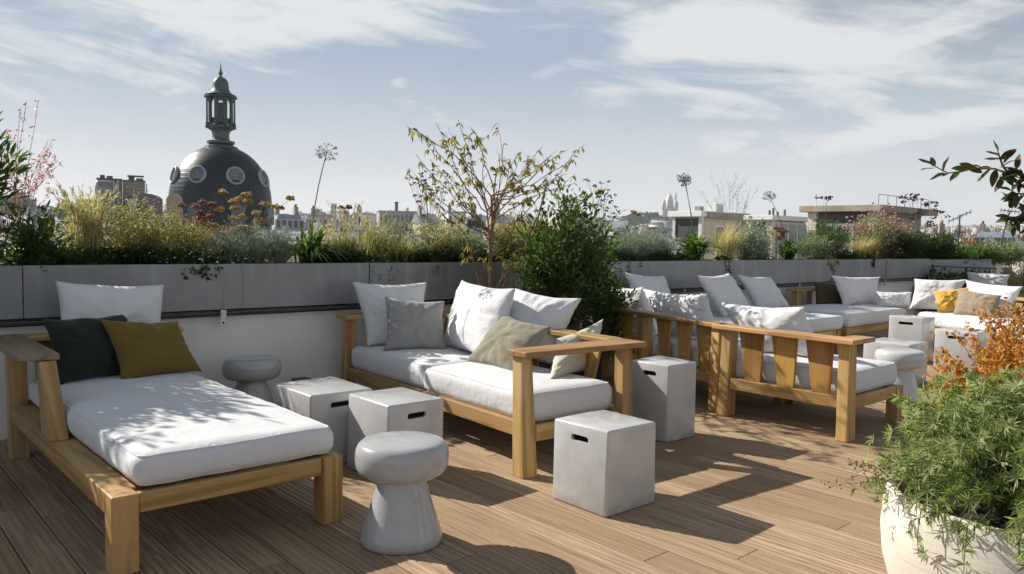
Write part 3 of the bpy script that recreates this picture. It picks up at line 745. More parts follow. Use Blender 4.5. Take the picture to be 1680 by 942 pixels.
wallpil('olive brown pillow at the back corner of the far daybed', (1336, 462), (1383, 466), (1391, 499), (1337, 500), 10, .14, 'olive_fabric', 16, z=.505)
wallpil('square white pillow beside the olive one on the far daybed', (1364, 452), (1444, 454), (1440, 500), (1383, 502), 10, .20, 'white_fabric', 17, z=.505, group=WP)
wallpil('low white bolster pillow below the teak rail of the far corner', (1437, 478), (1497, 479), (1496, 507), (1440, 505), 12, .20, 'white_fabric', 18, group=WP)
wallpil('large white pillow behind the yellow one on the corner sofa', (1500, 457), (1588, 458), (1563, 512), (1491, 508), 18, .22, 'white_fabric', 19, group=WP)
wallpil('large white pillow behind the brown linen one on the corner sofa', (1583, 459), (1679, 470), (1655, 524), (1590, 516), 18, .22, 'white_fabric', 20, group=WP)
wallpil('yellow pillow between white and brown pillows on the corner sofa', (1531, 478), (1601, 468), (1582, 516), (1538, 514), 26, .16, 'yellow_fabric', 21)
wallpil('brown linen pillow propped in front of the yellow one', (1572, 473), (1644, 485), (1632, 524), (1562, 517), 30, .18, 'brown_linen', 22)
pil('white pillow showing above the corner sofa in front of the dark metal rail', (1582, 445), (1658, 451), (1655, 475), (1588, 472), .62, 12, .16, 'white_fabric', 23, group=WP)

# ------------------------------------------------------------------ ceramic stools
def mushroom(label, x, y, seed, mat='ceramic_grey', group='glazed ceramic mushroom stools', s=1.0):
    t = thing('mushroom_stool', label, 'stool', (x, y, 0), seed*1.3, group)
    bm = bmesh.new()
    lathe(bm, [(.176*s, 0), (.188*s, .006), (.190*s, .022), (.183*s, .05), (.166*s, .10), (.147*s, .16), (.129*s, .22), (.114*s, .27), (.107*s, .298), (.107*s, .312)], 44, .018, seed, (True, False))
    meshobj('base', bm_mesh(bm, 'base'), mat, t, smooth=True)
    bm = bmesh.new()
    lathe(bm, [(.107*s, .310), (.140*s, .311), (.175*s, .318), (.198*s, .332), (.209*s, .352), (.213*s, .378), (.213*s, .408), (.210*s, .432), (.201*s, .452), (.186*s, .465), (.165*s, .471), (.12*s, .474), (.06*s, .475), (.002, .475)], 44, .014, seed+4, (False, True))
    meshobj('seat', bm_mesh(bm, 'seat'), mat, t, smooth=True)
mushroom('pale grey glazed mushroom stool standing alone by the daybed corner, dark round shadow', 2.0, 2.985, 1)
mushroom('squat grey mushroom stool in shade against the low wall', 2.45, 5.68, 2)
mushroom('white glazed mushroom stool in the sun beside the slatted lounge chair', 7.28, 2.92, 3, 'ceramic')

def cube_stool(label, x0, x1, y0, y1, h, face, seed, group='ceramic block stools with hand slots', twist=0.0, slot_w=.13, slot_u=.0, slot_z=.075):
    """glazed hollow block with a slot near the top of one face ('x-' or 'y-')"""
    cx, cy = (x0+x1)/2, (y0+y1)/2; sx, sy = (x1-x0)/2, (y1-y0)/2
    t = thing('block_stool', label, 'stool', (cx, cy, 0), R_(twist), group)
    rng = random.Random(seed); j = lambda: rng.uniform(-.005, .005)
    bm = bmesh.new(); V = []
    for z in (0.0, h):
        for ax, ay in ((-1, -1), (1, -1), (1, 1), (-1, 1)): V.append(bm.verts.new((ax*sx+(j() if z else j()), ay*sy+j(), z+(j() if z else 0))))
    for q in ((3, 2, 1, 0), (4, 5, 6, 7), (0, 1, 5, 4), (1, 2, 6, 5), (2, 3, 7, 6), (3, 0, 4, 7)): bm.faces.new([V[i] for i in q])
    bmesh.ops.bevel(bm, geom=list(bm.edges), offset=.013, segments=3, affect='EDGES', profile=.5)
    n = Vector((-1, 0, 0)) if face == 'x-' else Vector((0, -1, 0))
    f = max(bm.faces, key=lambda q: q.normal.dot(n)*10+q.calc_area())
    tang = Vector((0, 1, 0)) if face == 'x-' else Vector((1, 0, 0))
    fc = f.calc_center_median(); nn = f.normal.copy(); up = Vector((0, 0, 1)); up = (up-nn*up.dot(nn)).normalized(); tg = up.cross(nn).normalized()
    outer = list(f.edges)
    sh, sw = .017, slot_w/2; top = h-slot_z
    cz = fc+up*((top-fc.z)/up.z)+tg*slot_u
    loop = []
    for k in range(20):
        a = 2*math.pi*k/20; s_ = 1 if math.cos(a) >= 0 else -1
        loop.append(bm.verts.new(cz+tg*(s_*(sw-sh)+sh*math.cos(a))+up*(sh*math.sin(a))))
    le = [bm.edges.new((loop[k], loop[(k+1) % 20])) for k in range(20)]
    bmesh.ops.delete(bm, geom=[f], context='FACES_ONLY')
    bmesh.ops.triangle_fill(bm, edges=outer+le, use_beauty=True, use_dissolve=False, normal=nn)
    inn = [bm.verts.new(v.co-nn*.018) for v in loop]
    for k in range(20): bm.faces.new((loop[k], loop[(k+1) % 20], inn[(k+1) % 20], inn[k]))
    bmesh.ops.recalc_face_normals(bm, faces=bm.faces)
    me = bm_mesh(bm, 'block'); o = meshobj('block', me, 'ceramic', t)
    if hasattr(me, 'set_sharp_from_angle'):
        me.polygons.foreach_set('use_smooth', [True]*len(me.polygons)); me.set_sharp_from_angle(angle=R_(35))
    bm = bmesh.new(); a = [bm.verts.new(v) for v in [cz+tg*(q.x)+up*q.y-nn*.0185 for q in []]]
    a = []; b = []
    for k in range(20):
        an = 2*math.pi*k/20; s_ = 1 if math.cos(an) >= 0 else -1
        p = cz+tg*(s_*(sw-sh)+(sh+.001)*math.cos(an))+up*((sh+.001)*math.sin(an))
        a.append(bm.verts.new(p-nn*.0185)); b.append(bm.verts.new(p-nn*.07))
    for k in range(20): bm.faces.new((a[k], a[(k+1) % 20], b[(k+1) % 20], b[k]))
    bm.faces.new(list(reversed(b))); bmesh.ops.recalc_face_normals(bm, faces=bm.faces)
    for ff in bm.faces: ff.normal_flip()
    meshobj('hand_slot', bm_mesh(bm, 'hand_slot'), 'slot_dark', t)
cube_stool('grey glazed cube stool in full sun in front of the sofa arm', 2.955, 3.345, 2.575, 2.965, .445, 'x-', 1, slot_u=.0, slot_w=.125)
cube_stool('tall grey block stool between the sofa arm and the slatted chair', 4.40, 4.73, 3.30, 3.64, .545, 'x-', 2, slot_w=.12)
cube_stool('cube stool just behind the solitary mushroom stool, slot facing the lens', 2.385, 2.775, 3.70, 4.15, .45, 'y-', 3, slot_w=.13)
cube_stool('cube stool with leaf shadows on its top, beside the daybed mattress', 2.18, 2.61, 4.23, 4.73, .45, 'y-', 4, slot_w=.16)
cube_stool('tall white block stool standing in front of the corner sofa cushions', 9.78, 10.14, 3.68, 4.08, .55, 'x-', 5, slot_w=.17)
cube_stool('low white block stool behind the sunlit mushroom stool', 8.05, 8.50, 3.14, 3.60, .43, 'x-', 6, slot_w=.16)
cube_stool('white block stool half hidden by the orange flowering shrub', 9.56, 9.98, 3.02, 3.47, .46, 'x-', 7, slot_w=.18)

# ------------------------------------------------------------------ plants
LEAF = {
 'leaf_green': ((.040, .080, .018), (.075, .130, .030), (.12, .18, .045)),
 'leaf_dark': ((.024, .048, .015), (.045, .082, .022), (.080, .12, .034)),
 'leaf_bush': ((.040, .080, .018), (.075, .135, .032), (.12, .19, .050), (.22, .27, .10)),
 'leaf_silver': ((.24, .28, .22), (.36, .40, .32), (.48, .51, .43)),
 'leaf_sage': ((.14, .18, .095), (.22, .26, .15), (.32, .35, .22)),
 'leaf_lime': ((.20, .20, .085), (.31, .30, .14), (.43, .40, .23)),
 'leaf_straw': ((.40, .31, .17), (.54, .44, .27), (.64, .56, .39)),
 'leaf_olive': ((.19, .18, .08), (.30, .27, .13), (.42, .37, .21)),
 'leaf_strap': ((.050, .10, .020), (.095, .165, .032), (.15, .23, .06)),
 'leaf_autumn': ((.16, .18, .04), (.28, .25, .07), (.38, .17, .04), (.24, .25, .07), (.14, .18, .045)),
 'leaf_orange': ((.52, .16, .035), (.62, .28, .05), (.63, .36, .09), (.38, .10, .04)),
 'leaf_pot': ((.105, .155, .045), (.20, .26, .08), (.32, .365, .14), (.48, .49, .27)),
 'leaf_bronze': ((.034, .055, .018), (.060, .090, .026), (.11, .045, .030)),
 'petal_pink': ((.70, .12, .18), (.75, .28, .33), (.62, .06, .12)),
 'petal_blush': ((.62, .28, .24), (.72, .45, .38), (.55, .16, .15)),
 'petal_purple': ((.05, .025, .06), (.10, .05, .11), (.16, .09, .16)),
 'petal_yellow': ((.45, .27, .05), (.58, .38, .09), (.36, .20, .05)),
 'petal_rust': ((.24, .07, .045), (.33, .11, .06), (.18, .05, .04)),
 'petal_white': ((.62, .60, .60), (.75, .73, .75), (.60, .55, .65)),
 'petal_lilac': ((.36, .33, .36), (.48, .45, .50), (.30, .25, .30)),
 'petal_grey': ((.10, .09, .11), (.17, .16, .19), (.24, .23, .25)),
}
for k, c in LEAF.items(): material(k, m_leaf, cols=c, trans=(.20 if 'petal' in k else .52 if k not in ('leaf_silver', 'leaf_bronze') else .22))
material('stem_green', m_plain, col=(.12, .16, .06), rough=.7, sc=30)
material('stem_tan', m_plain, col=(.30, .23, .13), rough=.8, sc=30)
material('stem_red', m_plain, col=(.26, .105, .05), rough=.65, sc=25)
material('stem_grey', m_plain, col=(.24, .23, .20), rough=.8, sc=30)
material('stem_bark', m_plain, col=(.22, .12, .06), rough=.8, sc=18, bump=.4)
ZS = 1.10      # soil level of the planter

HS = [1.0, 1.0]
def curve(p0, p1, bow, n=6, wob=.0):
    """a bent stem from p0 to p1; bow moves its middle"""
    t = np.linspace(0, 1, n)[:, None]
    p = np.asarray(p0)*(1-t)+np.asarray(p1)*t+np.asarray(bow)*(4*t*(1-t))
    if wob: p[1:-1] += RG.normal(size=(n-2, 3))*wob
    return p
def bush(name, label, x, y, z, rx, ry, h, n_st, per, L, W, leaf, stem='stem_green', cat='shrub', group=None, up=.35, broad=False, droop=.15, zlow=.1, twig=.10, fl=None, rotz=0.0, r0=.006, lj=.45, top=1.0):
    """leafy shrub: stems fan out from the base and carry twigs of leaves through the volume, so gaps stay open"""
    t = thing(name, label, cat, (x, y, z), rotz, group); h = h*HS[0]; rx = rx*HS[1]; n_st = int(n_st*HS[1])
    gs, gl, gf = Geo(), Geo(), Geo()
    P, D, RN = [], [], []
    for k in range(n_st):
        a = RG.uniform(0, 2*math.pi); q = math.sqrt(RG.uniform(0, 1))
        hh = h*RG.uniform(.55, 1.0)*(1-.35*q*q)*top if RG.uniform() < .75 else h*RG.uniform(zlow, .6)
        tip = np.array([rx*q*math.cos(a), ry*q*math.sin(a), hh])
        c = curve((rx*.15*q*math.cos(a), ry*.15*q*math.sin(a), 0), tip, (tip[0]*-.1, tip[1]*-.1, h*.05*RG.uniform()), 7, .012*h)
        gs.tube(c, r0, r0*.3, 4)
        m = int(per*RG.uniform(.7, 1.3)); u = RG.uniform(.25, 1, m)**.75
        i = np.clip((u*6).astype(int), 0, 5); fr = (u*6-i)[:, None]
        p = c[i]*(1-fr)+c[i+1]*fr
        dv = unit(m); p = p+dv*(twig*RG.uniform(.1, 1, m))[:, None]
        dirv = dv*.9+(c[i+1]-c[i])/np.linalg.norm(c[i+1]-c[i], axis=1, keepdims=True)*.5+np.array([0, 0, up])
        P.append(p); D.append(dirv); RN.append(np.clip(RG.normal(.5+RG.normal()*.16, .22, m), 0, 1))
        if fl is not None:
            fm, fn, fr_, _ = fl
            kf = max(1, int(fn/n_st*RG.uniform(.4, 1.6))); gf.blobs(tip+RG.normal(size=(kf, 3))*twig*.8, RG.uniform(.6, 1.2, kf)*fr_, RG.uniform(0, 1, kf), .7)
    P, D, RN = np.concatenate(P), np.concatenate(D), np.concatenate(RN)
    m = len(P); l = L*RG.uniform(1-lj, 1+lj*.6, m)
    gl.leaves(P, D, unit(m)*.6+np.array([0, 0, 1.0]), l, W*l/L, RN, droop, broad)
    gs.build('stem', stem, t); gl.build('foliage', leaf, t, smooth=broad, kind='stuff')
    if fl is not None: gf.build('blossom', fl[0], t, smooth=False, kind='stuff')
    return t
def grass(name, label, x, y, z, h, n, spread, W, leaf, cat='grass', group=None, droop=.5, plume=None, hs=.35, rotz=0.0, lean=(0, 0)):
    t = thing(name, label, cat, (x, y, z), rotz, group); h = h*HS[0]
    g = Geo(); A = RG.uniform(0, 2*math.pi, n); H = h*RG.uniform(1-hs, 1, n)
    P = np.stack([RG.normal(size=n)*.035, RG.normal(size=n)*.03, np.zeros(n)], 1)*min(1.6, n/300+.6)
    g.blades(P, H, A, spread*RG.uniform(.1, 1, n)**1.2, W*RG.uniform(.6, 1.2, n), RG.uniform(0, 1, n), droop*RG.uniform(.3, 1.2, n), 6)
    if lean != (0, 0):
        for v in g.v: v[:, 0] += lean[0]*(v[:, 2]/h)**2; v[:, 1] += lean[1]*(v[:, 2]/h)**2
    g.build('foliage', leaf, t, kind='stuff')
    if plume:
        mt, np_, ph, pl = plume
        gs, gp_ = Geo(), Geo()
        for k in range(np_):
            a = RG.uniform(0, 2*math.pi); s = spread*RG.uniform(.2, 1.1); tip = np.array([math.cos(a)*s, math.sin(a)*s, ph*RG.uniform(.7, 1)])
            c = curve((0, 0, .02), tip, (-tip[0]*.25, -tip[1]*.25, 0), 7); gs.tube(c, .0018, .0008, 3)
            m = 16; u = RG.uniform(.72, 1, m); i = np.clip((u*6).astype(int), 0, 5); p = c[i]+(c[np.minimum(i+1, 6)]-c[i])*(u*6-i)[:, None]
            d = np.tile((c[-1]-c[-3]), (m, 1)); d = d/np.linalg.norm(d, axis=1, keepdims=True)+unit(m)*.45
            gp_.leaves(p, d, unit(m), pl, pl*.16, RG.uniform(0, 1, m), .2)
        gs.build('stem', 'stem_tan', t); gp_.build('seed_head', mt, t, smooth=False, kind='stuff')
    return t
def agapanthus(label, x, y, z, n, L, heads, group='agapanthus plants in the planter', W=.022, petal='petal_lilac', hr=.075):
    t = thing('agapanthus', label, 'plant', (x, y, z), 0, group)
    g = Geo(); A = RG.uniform(0, 2*math.pi, n); q = RG.uniform(.15, 1, n)
    P = np.stack([RG.normal(size=n)*.04, RG.normal(size=n)*.03, np.zeros(n)], 1)
    g.blades(P, L*RG.uniform(.6, 1, n)*(1-.25*q), A, L*.75*q, W*RG.uniform(.7, 1.15, n), RG.uniform(0, 1, n), .35+.75*q, 7)
    g.build('foliage', 'leaf_strap', t, kind='stuff')
    for hx, hy, hz in heads:
        gs = Geo(); c = curve((0, 0, 0), (hx, hy, hz), (hx*-.25, 0, 0), 8); gs.tube(c, .006, .0042, 6)
        st = gs.build('flower_stem', 'stem_green', t)
        gf = Geo(); m = 46; d = unit(m); d[:, 2] = d[:, 2]*.75+.12; tip = c[-1]
        r = hr*RG.uniform(.75, 1.1, m)
        for k in range(m): gf.tube([tip, tip+d[k]*r[k]*.55, tip+d[k]*r[k]+[0, 0, -.008]], .0012, .0009, 3, .1)
        pe = tip+d*r[:, None]+[0, 0, -.008]
        for s in range(4): gf.leaves(pe, d+unit(m)*.75+np.array([0, 0, -.35]), unit(m), .026, .010, RG.uniform(0, 1, m), .15)
        gf.build('flower_head', petal, t, smooth=False, kind='stuff')
def wand_flowers(name, label, x, y, z, stems, petal, cat='plant', group=None, kind='cluster', r=.010, stem='stem_green', n_b=3, br=.12, sr=.0032, base=None):
    """thin tall stems; kind 'cluster' ends in small heads on forked twigs, 'umbel' in flat plates, 'spike' in scattered small flowers"""
    t = thing(name, label, cat, (x, y, z), 0, group)
    gs, gf = Geo(), Geo()
    for (tx, ty, tz) in stems:
        c = curve((RG.normal()*.03, RG.normal()*.03, 0), (tx, ty, tz), (-tx*.18+RG.normal()*.015, 0, 0), 8, .004); gs.tube(c, sr, sr*.45, 4)
        tips = [c[-1]]
        for b in range(n_b):
            i = RG.integers(4, 7); a = RG.uniform(0, 2*math.pi); l = br*RG.uniform(.4, 1)
            tip = c[i]+np.array([math.cos(a)*l*.6, math.sin(a)*l*.6, l*RG.uniform(.7, 1.2)]); gs.tube(curve(c[i], tip, (0, 0, -.01), 4), sr*.55, sr*.35, 3); tips.append(tip)
        for tp in tips:
            if kind == 'cluster':
                m = 9; gf.blobs(tp+RG.normal(size=(m, 3))*r*.8*np.array([1, 1, .5]), r*RG.uniform(.4, .75, m), RG.uniform(0, 1, m), .8)
            elif kind == 'umbel':
                m = 60; rad = r*np.sqrt(RG.uniform(0, 1, m)); a = RG.uniform(0, 2*math.pi, m)
                p = tp+np.stack([rad*np.cos(a), rad*np.sin(a), .016-rad*rad/r*.45+RG.normal(size=m)*.006], 1)
                gf.blobs(p, r*RG.uniform(.14, .27, m), RG.uniform(0, 1, m), .9)
                for k in range(8): gs.tube([tp-[0, 0, .02], p[k]], .0014, .001, 3)
            else:
                pass
        if kind == 'spike':
            for tp in tips:
                m = 14; u = RG.uniform(0, 1, m); p = c[5]*(1-u[:, None])*0+tp-np.outer(u**1.2*.30, (c[-1]-c[-3])/np.linalg.norm(c[-1]-c[-3]))+RG.normal(size=(m, 3))*.008
                gf.leaves(p, unit(m)+np.array([0, 0, .4]), unit(m), r*2.2, r*1.1, RG.uniform(0, 1, m), .1)
    gs.build('stem', stem, t); gf.build('blossom', petal, t, smooth=False, kind='stuff')
    if base:
        L_, W_, n_, h_, lf = base; g = Geo(); m = n_
        p = np.stack([RG.normal(size=m)*.12, RG.normal(size=m)*.08, RG.uniform(0, h_, m)], 1)
        g.leaves(p, unit(m)+np.array([0, 0, .4]), unit(m), L_*RG.uniform(.6, 1.2, m), W_, RG.uniform(0, 1, m), .2); g.build('foliage', lf, t, smooth=False, kind='stuff')
    return t
def trailing(label, x, y, z, n, drop, spread, leaf='leaf_dark', L=.035, W=.024, per=60, fl=None):
    t = thing('trailing_plant', label, 'plant', (x, y, z), 0)
    gs, gl = Geo(), Geo()
    for k in range(n):
        sx = RG.normal()*spread; dz = drop*RG.uniform(.25, 1)
        c = np.array([(sx*.4, .12, .02), (sx*.7, .04, .05), (sx, -.035, .01), (sx+RG.normal()*.03, -.05, -dz*.5), (sx+RG.normal()*.05, -.05, -dz)])
        gs.tube(c, .0025, .0012, 3)
        u = RG.uniform(0, 3.99, per); i = u.astype(int); p = c[i]+(c[i+1]-c[i])*(u-i)[:, None]
        gl.leaves(p+unit(per)*.012, unit(per)+np.array([0, -.6, -.1]), unit(per)+np.array([0, -.4, .6]), L*RG.uniform(.6, 1.2, per), W, RG.uniform(0, 1, per), .2, True)
    gs.build('stem', 'stem_green', t); gl.build('foliage', leaf, t, kind='stuff')
    return t

def planter_plants():
    HS[:] = [1.25, 1.25]; Y = 6.32
    X = lambda px, y=Y: aty(px, 400, y).x
    zt = lambda px, py, y=Y: aty(px, py, y).z-ZS
    # --- near end, beyond and at the edge of the frame
    bush('shrub', 'tall leafy green shrub at the very end of the planter, long pointed leaves', .52, 6.36, ZS, .50, .30, 1.0, 50, 80, .11, .030, 'leaf_green', 'stem_red', broad=True, twig=.12, up=.55)
    for i, (xx, yy, hh) in enumerate(((-.15, 6.45, 1.25), (-.85, 6.4, 1.35), (-1.5, 6.5, 1.1))):
        bush('shrub', ('tall loose shrub past the planter end shading the daybed', 'tallest loose shrub past the planter end', 'loose shrub at the outer corner of the planter')[i], xx, yy, ZS, .58, .36, hh, 80, 80, .085, .030, 'leaf_green', 'stem_tan', twig=.16, up=.4, zlow=.3)
    bush('shrub', 'short leafy shrub below the pink gaura', X(48), 6.20, ZS, .22, .16, .38, 22, 40, .075, .020, 'leaf_green', 'stem_red', twig=.08, up=.5)
    st = []
    for px, py in ((12, 212), (30, 180), (22, 255), (40, 168), (59, 167), (75, 235), (90, 227), (97, 262), (104, 263), (66, 262), (50, 250), (38, 276), (85, 268), (60, 292), (28, 290), (12, 270)):
        p = aty(px, py, 6.45); st.append((p.x-1.02, RG.uniform(-.1, .15), p.z-ZS))
    wand_flowers('gaura', 'airy gaura with thin red stems and small pink flowers', 1.02, 6.40, ZS, st, 'petal_pink', kind='spike', r=.011, stem='stem_red', n_b=2, br=.28, sr=.0026, base=(.05, .012, 260, .3, 'leaf_green'))
    grass('feather_grass', 'upright straw blond feather grass below the city roofs', X(138), 6.30, ZS, .54, 420, .20, .004, 'leaf_straw', droop=.25, plume=('leaf_straw', 60, .62, .05))
    bush('helichrysum', 'sprawling yellow green bush with tan flower buttons beside the blond grass', X(215), 6.34, ZS, .42, .28, .46, 90, 46, .045, .010, 'leaf_lime', 'stem_tan', cat='plant', twig=.05, up=.6, fl=('petal_yellow', 900, .010, 0), r0=.003)
    bush('helichrysum', 'yellow green bush with buff buttons directly before the dome', X(292), 6.30, ZS, .30, .24, .36, 60, 46, .040, .009, 'leaf_lime', 'stem_tan', cat='plant', twig=.05, up=.6, fl=('petal_yellow', 420, .009, 0), r0=.003)
    # --- low carpets along the rim
    for px, w, lab, lf in ((80, .26, 'low dark ground cover at the foot of the pink gaura', 'leaf_green'), (200, .30, 'low dark ground cover under the yellow green bush', 'leaf_dark'), (285, .32, 'low glossy ground cover above the white daybed pillow', 'leaf_green'),
                       (390, .30, 'low mixed ground cover under the silver bush', 'leaf_sage'), (560, .32, 'low dark ground cover beside the strap leaved plant', 'leaf_dark'), (690, .34, 'low dark ground cover under the pale green grass', 'leaf_dark'), (1000, .7, 'low dark ground cover behind the big bush', 'leaf_dark'), (1110, .5, 'low ground cover under the tall twin stemmed agapanthus', 'leaf_green'),
                       (1240, .5, 'low ground cover below the silver leaved shrub', 'leaf_sage'), (1400, .8, 'low dark ground cover below the blond grass clump', 'leaf_dark'), (1490, .8, 'low dark ground cover at the planter end', 'leaf_dark'), (780, .5, 'low dark ground cover behind the bare tree stems', 'leaf_dark')):
        bush('ground_cover', lab, X(px, 6.2), 6.22, ZS, w, .12, .16, 46, 42, .040, .020, lf, cat='plant', twig=.05, up=.5, r0=.002, zlow=.2)
    trailing('ivy like plant trailing over the planter above the daybed', X(318, 6.1), 6.12, ZP1, 9, .14, .10)
    trailing('small leafy trailer hanging over the panel joint behind the white corner pillow', X(628, 6.1), 6.12, ZP1, 6, .24, .07)
    trailing('wispy trailer hanging beside the bare tree', X(705, 6.1), 6.12, ZP1, 5, .22, .10, 'leaf_green', L=.05, W=.008)
    trailing('dark trailer hanging over the joint above two leaning pillows', X(1190, 6.1), 6.12, ZP1, 9, .34, .12)
    trailing('brown green trailer hanging down the panel joint by the olive pillow', X(1362, 6.1), 6.12, ZP1, 7, .36, .10, 'leaf_olive')
    trailing('sparse trailer over the planter above the far daybed', X(1435, 6.1), 6.12, ZP1, 5, .20, .14)
    trailing('fine trailer on the planter edge left of the red stems', X(1050, 6.1), 6.12, ZP1, 5, .20, .20, 'leaf_green', L=.05, W=.008)
    # --- yarrow and rust heads before the dome
    st = [(aty(px, py, 6.34).x-X(395, 6.34), RG.uniform(-.08, .08), zt(px, py)) for px, py in ((362, 316), (403, 320), (378, 332), (404, 331), (388, 328), (364, 344), (430, 336), (441, 338), (452, 342), (476, 326), (460, 340), (425, 350), (340, 366))]
    wand_flowers('yarrow', 'yellow flat headed yarrow standing before the dark dome', X(395, 6.34), 6.34, ZS, st, 'petal_yellow', kind='umbel', r=.040, stem='stem_grey', n_b=1, br=.06)
    st = [(aty(px, py, 6.44).x-X(330, 6.44), RG.uniform(-.05, .05), zt(px, py, 6.44)) for px, py in ((295, 338), (320, 341), (332, 333), (348, 336))]
    wand_flowers('sedum', 'rust red flat flower heads rising before the dome foot', X(330, 6.44), 6.44, ZS, st, 'petal_rust', kind='umbel', r=.036, stem='stem_red', n_b=1, br=.06)
    bush('santolina', 'feathery silver grey bush below the yellow yarrow', X(405), 6.28, ZS, .34, .22, .36, 130, 44, .036, .0065, 'leaf_silver', 'stem_grey', cat='plant', twig=.04, up=.8, r0=.003)
    bush('santolina', 'smaller silver grey bush beside the strap leaved agapanthus', X(452), 6.26, ZS, .16, .16, .30, 50, 40, .036, .0065, 'leaf_silver', 'stem_grey', cat='plant', twig=.04, up=.8, r0=.003)
    c = bush('phlox', 'white and lilac low flowers in front of the silver bush', X(325), 6.18, ZS, .30, .08, .15, 26, 20, .03, .010, 'leaf_dark', cat='flower', twig=.04, fl=('petal_white', 150, .014, 0))
    agapanthus('agapanthus with bright strap leaves and one tall pale globe flower', X(503), 6.26, ZS, 120, .66, [(aty(531, 250, 6.28).x-X(503, 6.28), 0, aty(531, 250, 6.28).z-ZS)], hr=.088, W=.030)
    grass('grass_tuft', 'tan green bunch of thin grass between agapanthus and chimney pots', X(570), 6.32, ZS, .40, 420, .26, .004, 'leaf_olive', droop=.6, plume=('leaf_straw', 26, .62, .035))
    st = [(aty(px, py, 6.5).x-X(566, 6.5), 0, zt(px, py, 6.5)) for px, py in ((560, 342), (572, 341))]
    wand_flowers('sedum', 'dry rust flower head rising from the tan grass', X(566, 6.5), 6.5, ZS, st, 'petal_rust', kind='umbel', r=.036, stem='stem_red', n_b=1, br=.05)
    grass('grass_tuft', 'bright green arching grass spilling over the planter rim', X(650), 6.24, ZS, .36, 360, .32, .006, 'leaf_lime', droop=.7)
    grass('grass_tuft', 'pale seeding grass beside the bright green clump', X(702), 6.28, ZS, .38, 420, .30, .0045, 'leaf_olive', droop=.65, plume=('leaf_straw', 40, .46, .04))
    bush('helichrysum', 'buff flowered bush behind the bright green grass', X(665), 6.5, ZS, .28, .2, .42, 50, 36, .04, .010, 'leaf_sage', 'stem_tan', cat='plant', twig=.05, fl=('petal_yellow', 260, .009, 0))
    st = [(aty(px, py, 6.4).x-X(705, 6.4), RG.uniform(-.1, .1), zt(px, py, 6.4)) for px, py in ((666, 292), (672, 300), (690, 284), (699, 281), (708, 279), (716, 283), (722, 285), (700, 296), (690, 302), (683, 292), (728, 300), (718, 310))]
    wand_flowers('verbena', 'tall stiff verbena with dark purple buttons left of the bare tree', X(705, 6.4), 6.4, ZS, st, 'petal_purple', kind='cluster', r=.014, stem='stem_green', n_b=3, br=.16, base=(.05, .016, 420, .45, 'leaf_sage'))
    bush('lavender', 'grey green bush behind the bare tree stems', X(755), 6.3, ZS, .30, .22, .36, 60, 40, .045, .008, 'leaf_sage', 'stem_grey', cat='plant', twig=.05, up=.9)
    bush('lavender', 'grey green bush between bare tree and dark bush', X(850), 6.4, ZS, .42, .25, .40, 70, 40, .045, .009, 'leaf_sage', 'stem_grey', cat='plant', twig=.05, up=.9)
    bush('shrub', 'loose reddish green shrub behind the tree twigs', X(880), 6.5, ZS, .55, .25, .55, 46, 44, .055, .020, 'leaf_autumn', 'stem_red', twig=.10)
    for px, h, n, sp, lf, lab in ((612, .42, 300, .24, 'leaf_lime', 'upright lime grass in front of the terracotta chimney pots'), (738, .44, 320, .26, 'leaf_olive', 'seeding olive grass just left of the tree stems'), (838, .46, 320, .30, 'leaf_straw', 'pale dry grass just right of the tree stems'), (545, .36, 260, .22, 'leaf_straw', 'short pale grass beside the strap leaved agapanthus')):
        grass('grass_tuft', lab, X(px, 6.42), 6.42, ZS, h, n, sp, .0045, lf, droop=.5, plume=('leaf_straw', 26, h*1.25, .04))
    bush('shrub', 'small round sage shrub between pale seeding grass and bare tree', X(770, 6.2), 6.2, ZS, .20, .12, .26, 30, 36, .04, .012, 'leaf_sage', 'stem_grey', twig=.05)
    # --- beyond the dark bush
    st = [(aty(px, py, 6.5).x-X(990, 6.5), 0, zt(px, py, 6.5)) for px, py in ((986, 300), (998, 312), (1010, 320), (966, 297), (975, 305), (992, 322), (1003, 330))]
    wand_flowers('verbena', 'dark verbena heads showing above the big bush', X(990, 6.5), 6.5, ZS, st, 'petal_purple', kind='cluster', r=.018, n_b=3, br=.16)
    bush('santolina', 'broad silver bush right behind the big dark bush', X(1035), 6.35, ZS, .62, .28, .40, 120, 44, .05, .009, 'leaf_silver', 'stem_grey', cat='plant', twig=.06, up=.8)
    bush('santolina', 'silver grey bush left of the dark glass penthouse', X(1080), 6.45, ZS, .45, .28, .42, 90, 44, .05, .009, 'leaf_silver', 'stem_grey', cat='plant', twig=.06, up=.8)
    g = X(1138)
    agapanthus('agapanthus with two stems and dark seed heads before the dark glass penthouse', g, 6.3, ZS, 120, .85, [(aty(1121, 291, 6.3).x-g, 0, aty(1121, 291, 6.3).z-ZS), (aty(1129, 297, 6.3).x-g, .05, aty(1129, 297, 6.3).z-ZS)], W=.04, petal='petal_grey', hr=.075)
    grass('grass_tuft', 'blond grass fountain with tall airy flower stalks', X(1188), 6.3, ZS, .62, 460, .42, .006, 'leaf_straw', droop=.6)
    st = [(aty(px, py, 6.45).x-X(1200, 6.45), RG.uniform(-.1, .1), zt(px, py, 6.45)) for px, py in ((1158, 315), (1180, 300), (1187, 292), (1200, 297), (1206, 285), (1213, 300), (1228, 292), (1240, 305), (1222, 310), (1170, 322), (1195, 312), (1234, 322))]
    wand_flowers('gaura', 'cloud of thin grey stalks with tiny seeds above the cream penthouse wall', X(1200, 6.45), 6.45, ZS, st, 'petal_grey', kind='spike', r=.007, stem='stem_grey', n_b=3, br=.30, sr=.0024)
    bush('shrub', 'silver leaved shrub with round leaves below the airy stalks', X(1222), 6.28, ZS, .40, .24, .50, 60, 48, .05, .022, 'leaf_silver', 'stem_grey', twig=.07)
